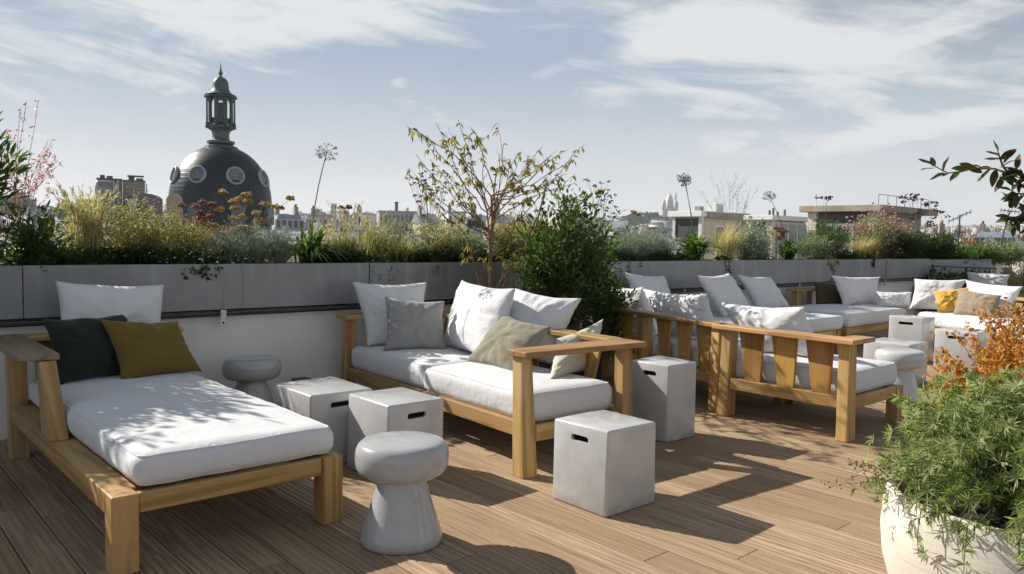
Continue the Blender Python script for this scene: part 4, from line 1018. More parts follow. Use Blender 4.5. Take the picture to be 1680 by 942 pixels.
    bush('shrub', 'grey green shrub behind the silver leaved one', X(1250), 6.5, ZS, .55, .26, .60, 60, 46, .05, .014, 'leaf_sage', 'stem_grey', twig=.08)
    st = [(aty(px, py, 6.4).x-X(1278, 6.4), 0, zt(px, py, 6.4)) for px, py in ((1274, 375), (1282, 376), (1288, 380))]
    wand_flowers('sedum', 'rust flower heads beside the penthouse window frames', X(1278, 6.4), 6.4, ZS, st, 'petal_rust', kind='umbel', r=.05, stem='stem_red', n_b=2, br=.1)
    g = X(1290)
    agapanthus('low strap leaved agapanthus with one leaning round seed head', g, 6.3, ZS, 110, .70, [(aty(1262, 322, 6.3).x-g, 0, aty(1262, 322, 6.3).z-ZS)], W=.03, petal='petal_grey', hr=.085)
    bush('shrub', 'soft pale green bush beside the low agapanthus', X(1335), 6.32, ZS, .55, .26, .42, 90, 44, .05, .010, 'leaf_sage', 'stem_grey', twig=.06, up=.8)
    bush('shrub', 'dark green upright shrub before the thick slab roof', X(1368), 6.45, ZS, .60, .28, .62, 60, 46, .055, .018, 'leaf_green', 'stem_grey', twig=.09, up=.6)
    grass('grass_tuft', 'blond mop of grass between two dark shrubs', X(1412), 6.3, ZS, .55, 520, .62, .008, 'leaf_straw', droop=.8)
    bush('abelia', 'big pink flowered shrub under the thick slab roof', X(1455), 6.45, ZS, 1.0, .30, .78, 90, 60, .055, .018, 'leaf_sage', 'stem_red', cat='shrub', twig=.12, fl=('petal_blush', 520, .028, 0))
    bush('shrub', 'dark shrub with pale feathery tips at the planter end', X(1488), 6.35, ZS, 1.0, .30, .50, 90, 56, .07, .018, 'leaf_dark', 'stem_grey', twig=.10)
    st = [(aty(px, py, 6.5).x-X(1505, 6.5), RG.uniform(-.1, .1), zt(px, py, 6.5)) for px, py in ((1476, 324), (1484, 327), (1497, 319), (1500, 320), (1511, 327), (1524, 332), (1530, 332), (1537, 337), (1545, 348), (1519, 338), (1534, 345), (1547, 355))]
    wand_flowers('verbena', 'dark verbena buttons against the sky beside the slab roof', X(1505, 6.5), 6.5, ZS, st, 'petal_purple', kind='cluster', r=.035, n_b=2, br=.25, sr=.005)
    st = [(aty(px, py, 6.5).x-X(1350, 6.5), 0, zt(px, py, 6.5)) for px, py in ((1339, 324), (1350, 324), (1355, 324), (1358, 327))]
    wand_flowers('verbena', 'few dark verbena buttons above the slab roof edge', X(1350, 6.5), 6.5, ZS, st, 'petal_purple', kind='cluster', r=.028, n_b=1, br=.2, sr=.004)
    bush('shrub', 'low dark shrub where the planter turns the far corner', X(1530), 6.4, ZS, 1.3, .30, .50, 110, 56, .08, .024, 'leaf_dark', 'stem_grey', twig=.12)
    for px, h, lf, lab in ((1590, .30, 'leaf_green', 'low green shrub below the orange chimney pots'), (1640, .42, 'leaf_sage', 'pale grey green shrub past the satellite dishes')):
        bush('shrub', lab, X(px, 6.4), 6.4, ZP1-.12, 1.6, .35, h, 90, 60, .09, .03, lf, 'stem_grey', twig=.14)
planter_plants(); HS[:] = [1.0, 1.0]

def far_trough():
    """lower planting behind the black guard rail at the far end"""
    y = 5.55
    g = thing('guard_rail', 'black metal guard rail with thin posts in front of the far planting', 'railing', (0, 0, 0))
    a, b = aty(1530, 436, y), aty(1634, 440, y)
    for nm, dz in (('top_bar', 0), ('lower_bar', -.30)):
        q = Geo(); q.tube([(a.x, y, a.z+dz), ((a.x+b.x)/2, y, (a.z+b.z)/2+dz), (b.x, y, b.z+dz)], .022, .022, 8); q.build(nm, 'rail_black', g)
    for xx in (a.x, (a.x+b.x)/2, b.x):
        q = Geo(); zt = a.z+(b.z-a.z)*(xx-a.x)/(b.x-a.x); q.tube([(xx, y, 0), (xx, y, zt*.5), (xx, y, zt-.02)], .02, .02, 8); q.build('post', 'steel' if xx == b.x else 'rail_black', g)
    for i, px in enumerate((1545, 1580, 1612, 1650, 1690)):
        p = aty(px, 450, 5.8)
        bush('shrub', ('dark shrub behind the guard rail, nearest the planter corner', 'dark shrub behind the middle of the guard rail', 'dark shrub behind the pale end post of the guard rail', 'yellow green shrub past the end of the guard rail', 'large yellow green shrub at the edge of the terrace past the guard rail')[i],
             p.x, 5.85, 0.0, .75, .35, 1.02, 60, 60, .09, .03, 'leaf_dark' if i < 3 else 'leaf_olive', 'stem_grey', twig=.16, zlow=.3, group='shrubs behind the guard rail')
far_trough()

# --- the bare multi-stemmed tree and the dark bush, standing on the deck in a trough
def trough_plants():
    tr = thing('trough', 'dark wooden trough hidden behind the sofa holding tree and bush', 'planter', (5.15, 5.45, 0))
    for a, b, c, d, nm in ((-.62, .62, -.32, -.30, 'side'), (-.62, .62, .30, .32, 'side'), (-.62, -.60, -.298, .298, 'side'), (.60, .62, -.298, .298, 'side')): box(nm, a, b, c, d, 0, .48, 'rail_black', tr, bev=.003)
    box('soil_bed', -.598, .598, -.298, .298, .02, .44, 'soil', tr, bev=0)
    Y = 5.6
    base = aty(803, 560, Y); base.z = .44
    t = thing('tree', 'slender bare tree with red brown stems and drooping autumn leaves behind the sofa', 'tree', tuple(base))
    gs, tw, gl = Geo(), Geo(), Geo()
    L = lambda px, py, y=Y: np.array(aty(px, py, y)-base)
    trunks = []
    for (px0, px1, pyt, dy, r) in ((800, 806, 322, .0, .017), (808, 812, 330, .05, .014), (795, 799, 345, -.04, .011)):
        p0 = L(px0, 560); p0[2] = 0; p1 = L(px1, pyt, Y+dy); c = curve(p0, p1, (.01, dy, 0), 9, .006); g = Geo(); g.tube(c, r, r*.62, 7); g.build('trunk', 'stem_red', t); trunks.append(c)
    ends = [(668, 208), (700, 222), (716, 203), (752, 197), (773, 212), (792, 240), (682, 253), (706, 262), (738, 226), (668, 285), (690, 312), (820, 252), (845, 285), (826, 236), (878, 262), (905, 255), (930, 246), (958, 237), (942, 262), (930, 285), (945, 300), (900, 300), (880, 320), (918, 330), (860, 300), (760, 262), (780, 290), (735, 290), (850, 250), (890, 240), (720, 345), (860, 345)]
    tips = []
    for k, (px, py) in enumerate(ends):
        tc = trunks[k % 3]; i = int(RG.integers(6, 9)); p0 = tc[i] if py < 330 else tc[5]
        p1 = L(px, py, Y+RG.uniform(-.45, .45)); mid = (p0+p1)/2
        bow = np.array([-(p1[0]-p0[0])*.05, 0, -.06*np.linalg.norm(p1-p0)*(1 if k % 4 else -.6)])
        c = curve(p0, p1, bow, 9, .010); tw.tube(c, .0065, .0022, 5); tips.append(c)
        for b in range(4):
            i = int(RG.integers(3, 8)); d = (c[i+1 if i < 8 else i]-c[i-1]); d = d/np.linalg.norm(d)
            q = c[i]+(d*.6+unit(1)[0]*.6+np.array([0, 0, .25]))*RG.uniform(.08, .22); cc = curve(c[i], q, (0, 0, .01), 5, .004); tw.tube(cc, .0028, .0012, 3); tips.append(cc)
    # leaves hang in small bunches near twig ends
    P = []
    for c in tips:
        if len(c) > 5 or RG.uniform() < .62:
            m = int(RG.integers(8, 15)) if len(c) > 5 else int(RG.integers(3, 7))
            u = RG.uniform(.72, 1.0, m)*(len(c)-1.01); i = u.astype(int); P.append(c[i]+(c[i+1]-c[i])*(u-i)[:, None])
    P = np.concatenate(P); m = len(P)
    dv = unit(m)*.7; dv[:, 2] = -RG.uniform(-.15, .8, m)
    gl.leaves(P, dv, unit(m)+np.array([0, 0, .5]), RG.uniform(.040, .070, m), RG.uniform(.018, .028, m), RG.uniform(0, 1, m), .35, True, .3)
    tw.build('branch', 'stem_bark', t); gl.build('leaves', 'leaf_autumn', t, kind='stuff')
    # red lower shoots of the same tree
    sh, s2 = Geo(), Geo()
    for px, py, px1, py1 in ((820, 470, 870, 395), (800, 480, 770, 415), (835, 480, 893, 330), (812, 480, 850, 420), (826, 470, 860, 380), (845, 470, 905, 415), (788, 470, 765, 385)):
        c = curve(L(px, py, 5.5), L(px1, py1, 5.5+RG.uniform(-.1, .2)), (0, 0, .03), 8, .012); sh.tube(c, .006, .003, 5)
        for b in range(5):
            i = int(RG.integers(2, 7)); q = c[i]+unit(1)[0]*.10+np.array([0, 0, .06]); sh.tube(curve(c[i], q, (0, 0, 0), 4, .006), .003, .0015, 3)
            mm = 4; s2.leaves(np.tile(q, (mm, 1)), unit(mm)-np.array([0, 0, .3]), unit(mm), .05, .018, RG.uniform(0, 1, mm), .5, True)
    sh.build('shoot', 'stem_red', t); s2.build('shoot_leaves', 'leaf_autumn', t, kind='stuff')
    st = Geo(); st.tube([L(838, 520, 5.45), L(852, 480, 5.45), L(897, 300, 5.45)], .011, .009, 7); st.build('stake', 'stem_grey', t)
    # the dark bush
    b = bush('bush', 'dense dark green bush towering between the two sofas', 5.42, 5.30, .44, .60, .40, 1.46, 115, 84, .066, .030, 'leaf_bush', 'stem_bark', twig=.12, up=.35, broad=True, r0=.008, zlow=.12)
    bush('bush', 'smaller dark bush leaning over the shaded slatted sofa pillows', 5.86, 5.18, .30, .30, .30, .95, 44, 66, .066, .025, 'leaf_bush', 'stem_bark', twig=.11, broad=True)
    bush('bush', 'low twiggy bush at the foot of the dark bush behind the sofa pillows', 4.98, 5.28, .44, .30, .24, .55, 26, 40, .05, .018, 'leaf_dark', 'stem_bark', twig=.09, broad=True)
    # red tipped sprigs on top
    t = thing('protea', 'pair of orange red flower heads on leafy stalks above the dark bush', 'flower', (5.55, 5.3, .44))
    gs, gf, gl = Geo(), Geo(), Geo()
    for px, py in ((1040, 352), (985, 318), (962, 330), (1012, 352)):
        tp = np.array(aty(px, py, 5.3)-Vector((5.55, 5.3, .44))); c = curve((RG.normal()*.1, 0, 0), tp, (-.05, 0, .05), 8, .01); gs.tube(c, .006, .004, 5)
        m = 40; gl.leaves(c[RG.integers(4, 8, m)]+RG.normal(size=(m, 3))*.02, unit(m)+np.array([0, 0, .8]), unit(m), .07, .02, RG.uniform(0, 1, m), .1, True)
        if px in (1040, 985):
            m = 26; gf.leaves(np.tile(tp, (m, 1)), unit(m)*.6+np.array([0, 0, .8]), unit(m), .055, .016, RG.uniform(0, 1, m), 0)
    gs.build('stem', 'stem_green', t); gl.build('foliage', 'leaf_green', t, kind='stuff'); gf.build('blossom', 'leaf_orange', t, smooth=False, kind='stuff')
trough_plants()

# --- small plant by the daybed arm
def arm_plant():
    t = thing('potted_plant', 'dark leafy plant reaching over beside the daybed arm', 'plant', (.40, 4.86, 0))
    bm = bmesh.new(); lathe(bm, [(.10, 0), (.13, .02), (.155, .22), (.16, .30), (.145, .30), (.13, .26)], 28); meshobj('pot', bm_mesh(bm, 'pot'), 'pot_clay', t, smooth=True)
    gs, gl = Geo(), Geo()
    for k in range(16):
        a = RG.uniform(0, 6.28); q = np.array([math.cos(a)*.17*RG.uniform(.3, 1)+.20*(k % 2), math.sin(a)*.17*RG.uniform(.3, 1), RG.uniform(.45, .74)]); c = curve((0, 0, .26), q, (0, 0, .03), 6, .008); gs.tube(c, .004, .002, 4)
        m = 7; gl.leaves(c[RG.integers(2, 6, m)], unit(m)+np.array([0, 0, .3]), unit(m)+np.array([0, 0, 1]), RG.uniform(.05, .08, m), .035, RG.uniform(0, 1, m), .3, True)
    gs.build('stem', 'stem_green', t); gl.build('foliage', 'leaf_green', t, kind='stuff')
arm_plant()

# --- the big clay pot with its shrub, the orange shrub behind it and the arching branch
POT = (3.05, .80)
def big_pot():
    t = thing('plant_pot', 'large pale clay pot with a bulging side and rough banded surface', 'pot', (POT[0], POT[1], 0))
    bm = bmesh.new()
    lathe(bm, [(.25, 0), (.29, .012), (.34, .08), (.39, .18), (.425, .30), (.435, .40), (.43, .48), (.418, .545), (.412, .555), (.398, .556), (.390, .548), (.395, .50), (.39, .47)], 72, .006, 2, (True, False))
    meshobj('body', bm_mesh(bm, 'body'), 'pot_clay', t, smooth=True)
    bm = bmesh.new(); lathe(bm, [(.392, .47), (.30, .49), (.15, .50), (.002, .505)], 40, .0, 1, (False, True)); meshobj('soil_bed', bm_mesh(bm, 'soil_bed'), 'soil', t)
    s = thing('shrub', 'fine leaved pale green shrub filling the big clay pot', 'shrub', (POT[0], POT[1], .49))
    gs, gl = Geo(), Geo()
    C = [];  # whorls: rosettes of narrow leaflets on arching stems
    for k in range(430):
        a = RG.uniform(0, 2*math.pi); q = math.sqrt(RG.uniform(0, 1))
        rr = .50*q; hz = (.46*math.sqrt(max(0, 1-(q*.95)**2))+.03)*RG.uniform(.62, 1.03)
        if q > .8: hz *= RG.uniform(.2, 1.0)
        tip = np.array([rr*math.cos(a), rr*math.sin(a), hz])
        c = curve((tip[0]*.2, tip[1]*.2, 0), tip, (-tip[0]*.05, -tip[1]*.05, .08), 7, .012); gs.tube(c, .0035, .0015, 4)
        for w in range(7):
            i = int(RG.integers(3, 7)); ctr = c[i]+unit(1)[0]*RG.uniform(0, .045)*(1 if w else 0)
            C.append((ctr, (c[6]-c[4])/np.linalg.norm(c[6]-c[4])+unit(1)[0]*.5, np.clip(RG.normal(.5, .25), 0, 1)))
    # sprays hanging over the rim
    for a0 in (R_(200), R_(178), R_(232), R_(160), R_(262), R_(215)):
        rim = np.array([.41*math.cos(a0), .41*math.sin(a0), .07]); out = np.array([math.cos(a0), math.sin(a0), 0])
        c = np.array([rim*.5+[0, 0, .08], rim+[0, 0, .06], rim+out*.06+[0, 0, .0], rim+out*.07+[0, 0, -.08], rim+out*.05+[.01, .01, -.17*RG.uniform(.6, 1.1)]]); gs.tube(c, .003, .0015, 4)
        for w in range(7):
            C.append((c[2+w % 3]+unit(1)[0]*.025, out+unit(1)[0]*.6+np.array([0, 0, -.4]), RG.uniform(0, 1)))
    for ctr, ax, rn in C:
        m = 11; ax = ax/np.linalg.norm(ax); d = unit(m); d = d-np.outer(d@ax, ax); d = d/np.linalg.norm(d, axis=1, keepdims=True)
        gl.leaves(np.tile(ctr, (m, 1)), d*.9+ax*.45, np.tile(ax, (m, 1))+unit(m)*.2, RG.uniform(.024, .054, m), RG.uniform(.0040, .0066, m), np.clip(rn+RG.normal(size=m)*.12, 0, 1), .06)
    gs.build('stem', 'stem_green', s); gl.build('foliage', 'leaf_pot', s, smooth=False, kind='stuff')
    # dry sprig on the rim
    d = thing('dry_sprig', 'dry brown seed sprig drooping over the pot edge', 'plant', (POT[0]-.33, POT[1]+.38, .56))
    gs, gf = Geo(), Geo()
    for k in range(8):
        q = np.array([-.06*RG.uniform(0, 1)-.02, RG.normal()*.05, RG.uniform(-.05, .10)]); c = curve((.10, -.10, -.06), q, (0, 0, .05), 6, .006); gs.tube(c, .0018, .001, 3)
        m = 12; gf.blobs(c[RG.integers(3, 6, m)]+RG.normal(size=(m, 3))*.012, RG.uniform(.003, .006, m), RG.uniform(0, 1, m))
    gs.build('stem', 'stem_tan', d); gf.build('seed_head', 'leaf_olive', d, smooth=False, kind='stuff')
big_pot()
def orange_shrub():
    x, y = 4.04, 1.09
    p = thing('plant_pot', 'second clay pot hidden behind the fine leaved shrub', 'pot', (x, y, 0))
    bm = bmesh.new(); lathe(bm, [(.20, 0), (.24, .012), (.29, .2), (.30, .40), (.285, .41), (.27, .36)], 40); lathe(bm, [(.272, .36), (.002, .37)], 40, caps=(False, True)); meshobj('body', bm_mesh(bm, 'body'), 'pot_clay', p, smooth=True)
    t = thing('shrub', 'orange flowering shrub with arching reddish sprays behind the potted green shrub', 'shrub', (x, y, .37))
    gs, gf, gl = Geo(), Geo(), Geo()
    for k in range(150):
        a = RG.uniform(0, 2*math.pi); q = math.sqrt(RG.uniform(0, 1)); tip = np.array([.42*q*math.cos(a), .42*q*math.sin(a), (.84-.38*q*q)*RG.uniform(.55, 1.05)])
        c = curve((tip[0]*.12, tip[1]*.12, 0), tip, (-tip[0]*.12, -tip[1]*.12, .05), 9, .012); gs.tube(c, .0034, .0012, 4)
        m = 60; u = RG.uniform(.45, 1, m)**.8*7.99; i = u.astype(int); P = c[i]+(c[i+1]-c[i])*(u-i)[:, None]+unit(m)*(.03*RG.uniform(.2, 1, m))[:, None]
        hot = (u > 3.6)&(RG.uniform(0, 1, m) < .88)
        gf.leaves(P[hot], unit(hot.sum())+np.array([0, 0, .3]), unit(hot.sum()), RG.uniform(.018, .032, hot.sum()), .016, RG.uniform(0, 1, hot.sum()), .1)
        w = ~hot; gl.leaves(P[w], unit(w.sum())+np.array([0, 0, .3]), unit(w.sum()), RG.uniform(.02, .034, w.sum()), .011, RG.uniform(0, 1, w.sum()), .1)
    gs.build('stem', 'stem_red', t); gf.build('blossom', 'leaf_orange', t, smooth=False, kind='stuff'); gl.build('foliage', 'leaf_olive', t, smooth=False, kind='stuff')
orange_shrub()
def arching_branch():
    base = Vector((3.22, .50, .48))
    t = thing('tree', 'young tree in the clay pot, one branch of dark pointed leaves arching into the sky', 'tree', tuple(base))
    D = 3.05
    Lp = lambda px, py, d=D: np.array(atd(px, py, d)-base)
    g = Geo(); tr = np.array([(0, 0, 0), Lp(1762, 520), Lp(1752, 430), Lp(1730, 370), Lp(1700, 322)]); g.tube(tr, .014, .008, 8); g.build('trunk', 'stem_bark', t)
    br = [np.array([Lp(*q) for q in s]) for s in ([(1700, 322), (1675, 303), (1655, 285), (1632, 277), (1600, 276), (1575, 282), (1555, 284), (1538, 275), (1528, 270)],
          [(1655, 285), (1645, 272), (1640, 258), (1637, 248)], [(1700, 322), (1690, 300), (1672, 286), (1668, 275)], [(1730, 370), (1700, 345), (1675, 335), (1655, 330)], [(1752, 430), (1712, 380), (1680, 366), (1655, 368)], [(1730, 370), (1700, 352), (1670, 355), (1652, 362)], [(1720, 350), (1690, 318), (1668, 318), (1658, 312)])]
    g = Geo()
    for b in br: g.tube(b, .0045, .0016, 6)
    g.build('branch', 'stem_bark', t)
    # every leaf is its own piece
    def leaf_mesh(k):
        rng = random.Random(k); n = 7; V = []; L, W = 1.0, .40
        for i in range(n+1):
            u = i/n; w = W*.5*math.sin(math.pi*min(1, u**.85))**.8*(1 if u < 1 else 0); x = u*L; z = -.10*u*u+.02*math.sin(u*9+k)
            V += [(x, -w, z+.22*w), (x, 0, z), (x, w, z+.22*w)]
        Fc = []
        for i in range(n):
            a = i*3; Fc += [(a, a+3, a+4, a+1), (a+1, a+4, a+5, a+2)]
        me = bpy.data.meshes.new('leaf'); me.from_pydata(V, [], Fc); at = me.attributes.new('rnd', 'FLOAT', 'POINT'); at.data.foreach_set('value', [(.15, .45, .75, .95)[k % 4]]*len(V)); me.update()
        me.polygons.foreach_set('use_smooth', [True]*len(me.polygons)); me.materials.append(M('leaf_bronze')); return me
    lm = [leaf_mesh(k) for k in range(6)]
    k = 0; rng = random.Random(3)
    def put(p, d, size):
        nonlocal k
        o = meshobj('leaf', lm[k % 6], None, t); d = Vector(d).normalized(); o.location = p
        o.rotation_euler = (Matrix.Rotation(rng.uniform(-1.1, 1.1), 3, d) @ d.to_track_quat('X', 'Z').to_matrix()).to_euler(); o.scale = (size, size, size); k += 1
    rt = Vector(AX_R); upv = Vector((0, 0, 1)); fw = Vector(AX_F)
    main = [((1528, 270), (-.8, .4)), ((1534, 274), (-.7, .9)), ((1536, 276), (-1, -.05)), ((1546, 283), (.2, .8)), ((1552, 284), (-1, -.35)), ((1560, 284), (-.6, -.15)), ((1574, 281), (-.8, -.6)), ((1592, 278), (-1, .18)), ((1600, 277), (-.9, .45)), ((1604, 276), (1, -.05)), ((1616, 277), (-1, .3)), ((1622, 279), (-.6, -.6)), ((1612, 284), (-.6, .4)), ((1626, 278), (-.5, -.55)), ((1634, 278), (.1, -.9)), ((1640, 276), (.7, .5)), ((1645, 280), (.4, -.9)), ((1648, 284), (.9, .2)), ((1650, 288), (-.4, -.8)), ((1655, 290), (.6, -.7)), ((1660, 290), (.8, .6)), ((1640, 262), (.75, .65)), ((1645, 268), (.45, .55)), ((1638, 252), (-.1, 1)), ((1639, 256), (-.8, .3)), ((1641, 262), (-.9, .1)), ((1668, 278), (.1, .9)), ((1670, 284), (-.8, .35)), ((1672, 300), (-.8, -.5)), ((1668, 298), (-.9, .3))]
    for (px, py), (du, dv) in main: put(Lp(px, py, D+rng.uniform(-.02, .02)), rt*du+upv*dv+fw*rng.uniform(-.5, .5), rng.uniform(.045, .064))
    for b in br[2:]:
        for q in range(11):
            u = rng.uniform(.25, 1)*(len(b)-1.01); i = int(u); p = b[i]+(b[i+1]-b[i])*(u-i); put(p, rt*rng.uniform(-1, .3)+upv*rng.uniform(-.6, .5)+fw*rng.uniform(-.5, .5), rng.uniform(.042, .060))
arching_branch()

# ------------------------------------------------------------------ the city around
material('zinc', m_zinc); material('zinc_pale', m_zinc, col=(.50, .51, .54)); material('zinc_dark', m_zinc, col=(.13, .145, .17))
material('dome_slate', m_dome)
material('lantern_grey', m_zinc, col=(.095, .125, .12))
material('window_rim', m_plain, col=(.30, .33, .34), rough=.5, streak=.3)
material('dark_glass', m_glass); material('pale_glass', m_glass, col=(.20, .22, .23)); material('dome_pane', m_plain, col=(.13, .15, .16), rough=.25)
material('screen_dark', m_plain, col=(.055, .06, .06), rough=.5, sc=3)
material('plaster_cream', m_plain, col=(.58, .52, .42), rough=.85, streak=.35, sc=1.5)
material('plaster_white', m_plain, col=(.66, .65, .62), rough=.85, streak=.25, sc=1.2)
material('plaster_grey', m_plain, col=(.40, .39, .37), rough=.85, streak=.3, sc=1.2)
material('plaster_brown', m_plain, col=(.34, .295, .24), rough=.9, streak=.45, sc=1.6, var=.25)
material('concrete', m_plain, col=(.36, .31, .24), rough=.9, streak=.45, sc=1.5, var=.25)
material('terracotta', m_plain, col=(.42, .15, .045), rough=.8, var=.25, sc=5)
material('terracotta_bright', m_plain, col=(.55, .22, .06), rough=.8, var=.25, sc=5)
material('white_paint', m_plain, col=(.74, .74, .73), rough=.5, var=.06)
material('far_ground', m_plain, col=(.13, .13, .12), rough=1, sc=.02)
material('wood_hill', m_leaf, cols=((.020, .040, .018), (.035, .060, .026), (.055, .080, .035)), trans=0, rough=.9)
material('city_mix', m_vary, cols=((.46, .43, .38), (.56, .54, .50), (.36, .34, .31), (.50, .46, .39), (.24, .26, .30), (.13, .145, .17), (.36, .38, .42), (.19, .12, .095), (.46, .17, .06)))
material('city_window', m_plain, col=(.06, .065, .07), rough=.3)

def hor_y(px): return 370+.0188*(px+310)
def face_at(px, d):
    p = atd(px, hor_y(px), d); return Vector((p.x, p.y, 0)), -math.atan2(p.x, p.y)
def px_w(px, n, d): th = math.atan((px-840)/F_PX); return d*n*math.cos(th)**2/F_PX
def px_z(px, py, d): return atd(px, py, d).z

def ground_z(d): return -25+max(0.0, d-120)*.0262 if d < 2200 else -25+2080*.0262
def build_land():
    bm = bmesh.new(); rings = []
    rs = [0.5, 60, 120, 200, 350, 600, 900, 1200, 1600, 2200, 3200, 6000, 14000]
    for r in rs:
        ring = []
        for i in range(96):
            a = 2*math.pi*i/96; ring.append(bm.verts.new((r*math.sin(a), r*math.cos(a), ground_z(r))))
        rings.append(ring)
    for a, b in zip(rings, rings[1:]):
        for i in range(96): bm.faces.new((a[i], b[i], b[(i+1) % 96], a[(i+1) % 96]))
    bm.faces.new(rings[0]); bmesh.ops.recalc_face_normals(bm, faces=bm.faces)
    o = meshobj('ground', bm_mesh(bm, 'ground'), 'far_ground'); o['kind'] = 'structure'
    # wooded hill
    HC = atd(1052, 380, 1500); az = math.atan2(HC.x, HC.y); n1, n2 = 40, 24
    ex, ey = Vector((math.cos(az), -math.sin(az), 0)), Vector((math.sin(az), math.cos(az), 0))
    def hz(u, v): return ground_z(1500+v)+((52-ground_z(1500))*math.exp(-((u-18)/95)**2*.8-(v/120)**2))+1.5*noise.noise(Vector((u*.03, v*.03, 1)))
    V, Fc = [], []
    for i in range(n1+1):
        for j in range(n2+1):
            u, v = (i/n1-.5)*420, (j/n2-.5)*380; p = Vector((HC.x, HC.y, 0))+ex*u+ey*v; V.append((p.x, p.y, hz(u, v)-3))
    for i in range(n1):
        for j in range(n2): a = i*(n2+1)+j; Fc.append((a, a+n2+1, a+n2+2, a+1))
    me = bpy.data.meshes.new('hill'); me.from_pydata(V, [], Fc); me.update(); h = meshobj('hill', me, 'far_ground', smooth=True); h['kind'] = 'structure'
    g = Geo(); P, Rr = [], []
    for k in range(900):
        u, v = RG.normal()*62-22, -RG.uniform(-30, 120)
        if abs(u) > 150 or (30 < u < 62 and v > -40): continue
        z = hz(u, v); p = np.array(Vector((HC.x, HC.y, 0))+ex*u+ey*v); s = RG.uniform(2.2, 4.6)
        q = unit(10)*s*RG.uniform(.3, 1, (10, 1)); q[:, 2] = np.abs(q[:, 2])*1.1
        P.append(p+np.array([0, 0, z])+q); Rr.append(np.full(10, s*.42))
    g.blobs(np.concatenate(P), np.concatenate(Rr), RG.uniform(0, 1, sum(len(p) for p in P)), .9)
    o = g.build('woods', 'wood_hill', None, smooth=True); o['kind'] = 'stuff'; tag(o, 'dark green woods covering the hill under the domed basilica', 'woods')
    # basilica
    d = 1500; loc, rz = face_at(1098, d); zb = px_z(1098, 353, d); k = d*.98/F_PX
    t = thing('basilica', 'pale stone basilica with pointed domes and bell tower on the wooded hill', 'church', (loc.x, loc.y, zb), rz)
    S = lambda px: px*k
    def dome(nm, x, y, r, z0, zs, ztip, par):
        bm = bmesh.new(); pr = [(r, z0), (r, zs)]
        for i in range(1, 9):
            u = i/9; pr.append((r*1.04*math.cos(u*math.pi/2)**.85, zs+(ztip-zs)*.82*math.sin(u*math.pi/2)))
        pr += [(r*.20, zs+(ztip-zs)*.83), (r*.20, zs+(ztip-zs)*.92), (.05, ztip)]
        lathe(bm, pr, 16); o = meshobj(nm, bm_mesh(bm, nm), 'plaster_white', par, smooth=True); o.location = (x, y, 0); return o
    box('nave', -S(12), S(12), -S(7), S(16), -30, S(11), 'plaster_white', t, bev=0); box('portico', -S(6), S(6), -S(10), -S(7.1), -12, S(9), 'plaster_white', t, bev=0)
    dome('drum_dome', -S(1.5), S(4), S(6.0), S(10), S(17), S(38), t)
    for x, y in ((-S(10.5), -S(3)), (S(8.5), -S(3)), (-S(9), S(11)), (S(9.5), S(11))): dome('side_dome', x, y, S(3.4), S(9), S(15), S(26), t)
    box('bell_tower', S(6.4), S(9.8), S(15.2), S(18.6), S(-3), S(31), 'plaster_white', t, bev=0); 
    bm = bmesh.new(); lathe(bm, [(S(2.0), S(31)), (S(1.4), S(35)), (.1, S(40))], 12); o = meshobj('tower_spire', bm_mesh(bm, 'tower_spire'), 'plaster_white', t); o.location = (S(8.1), S(16.9), 0)
build_land()

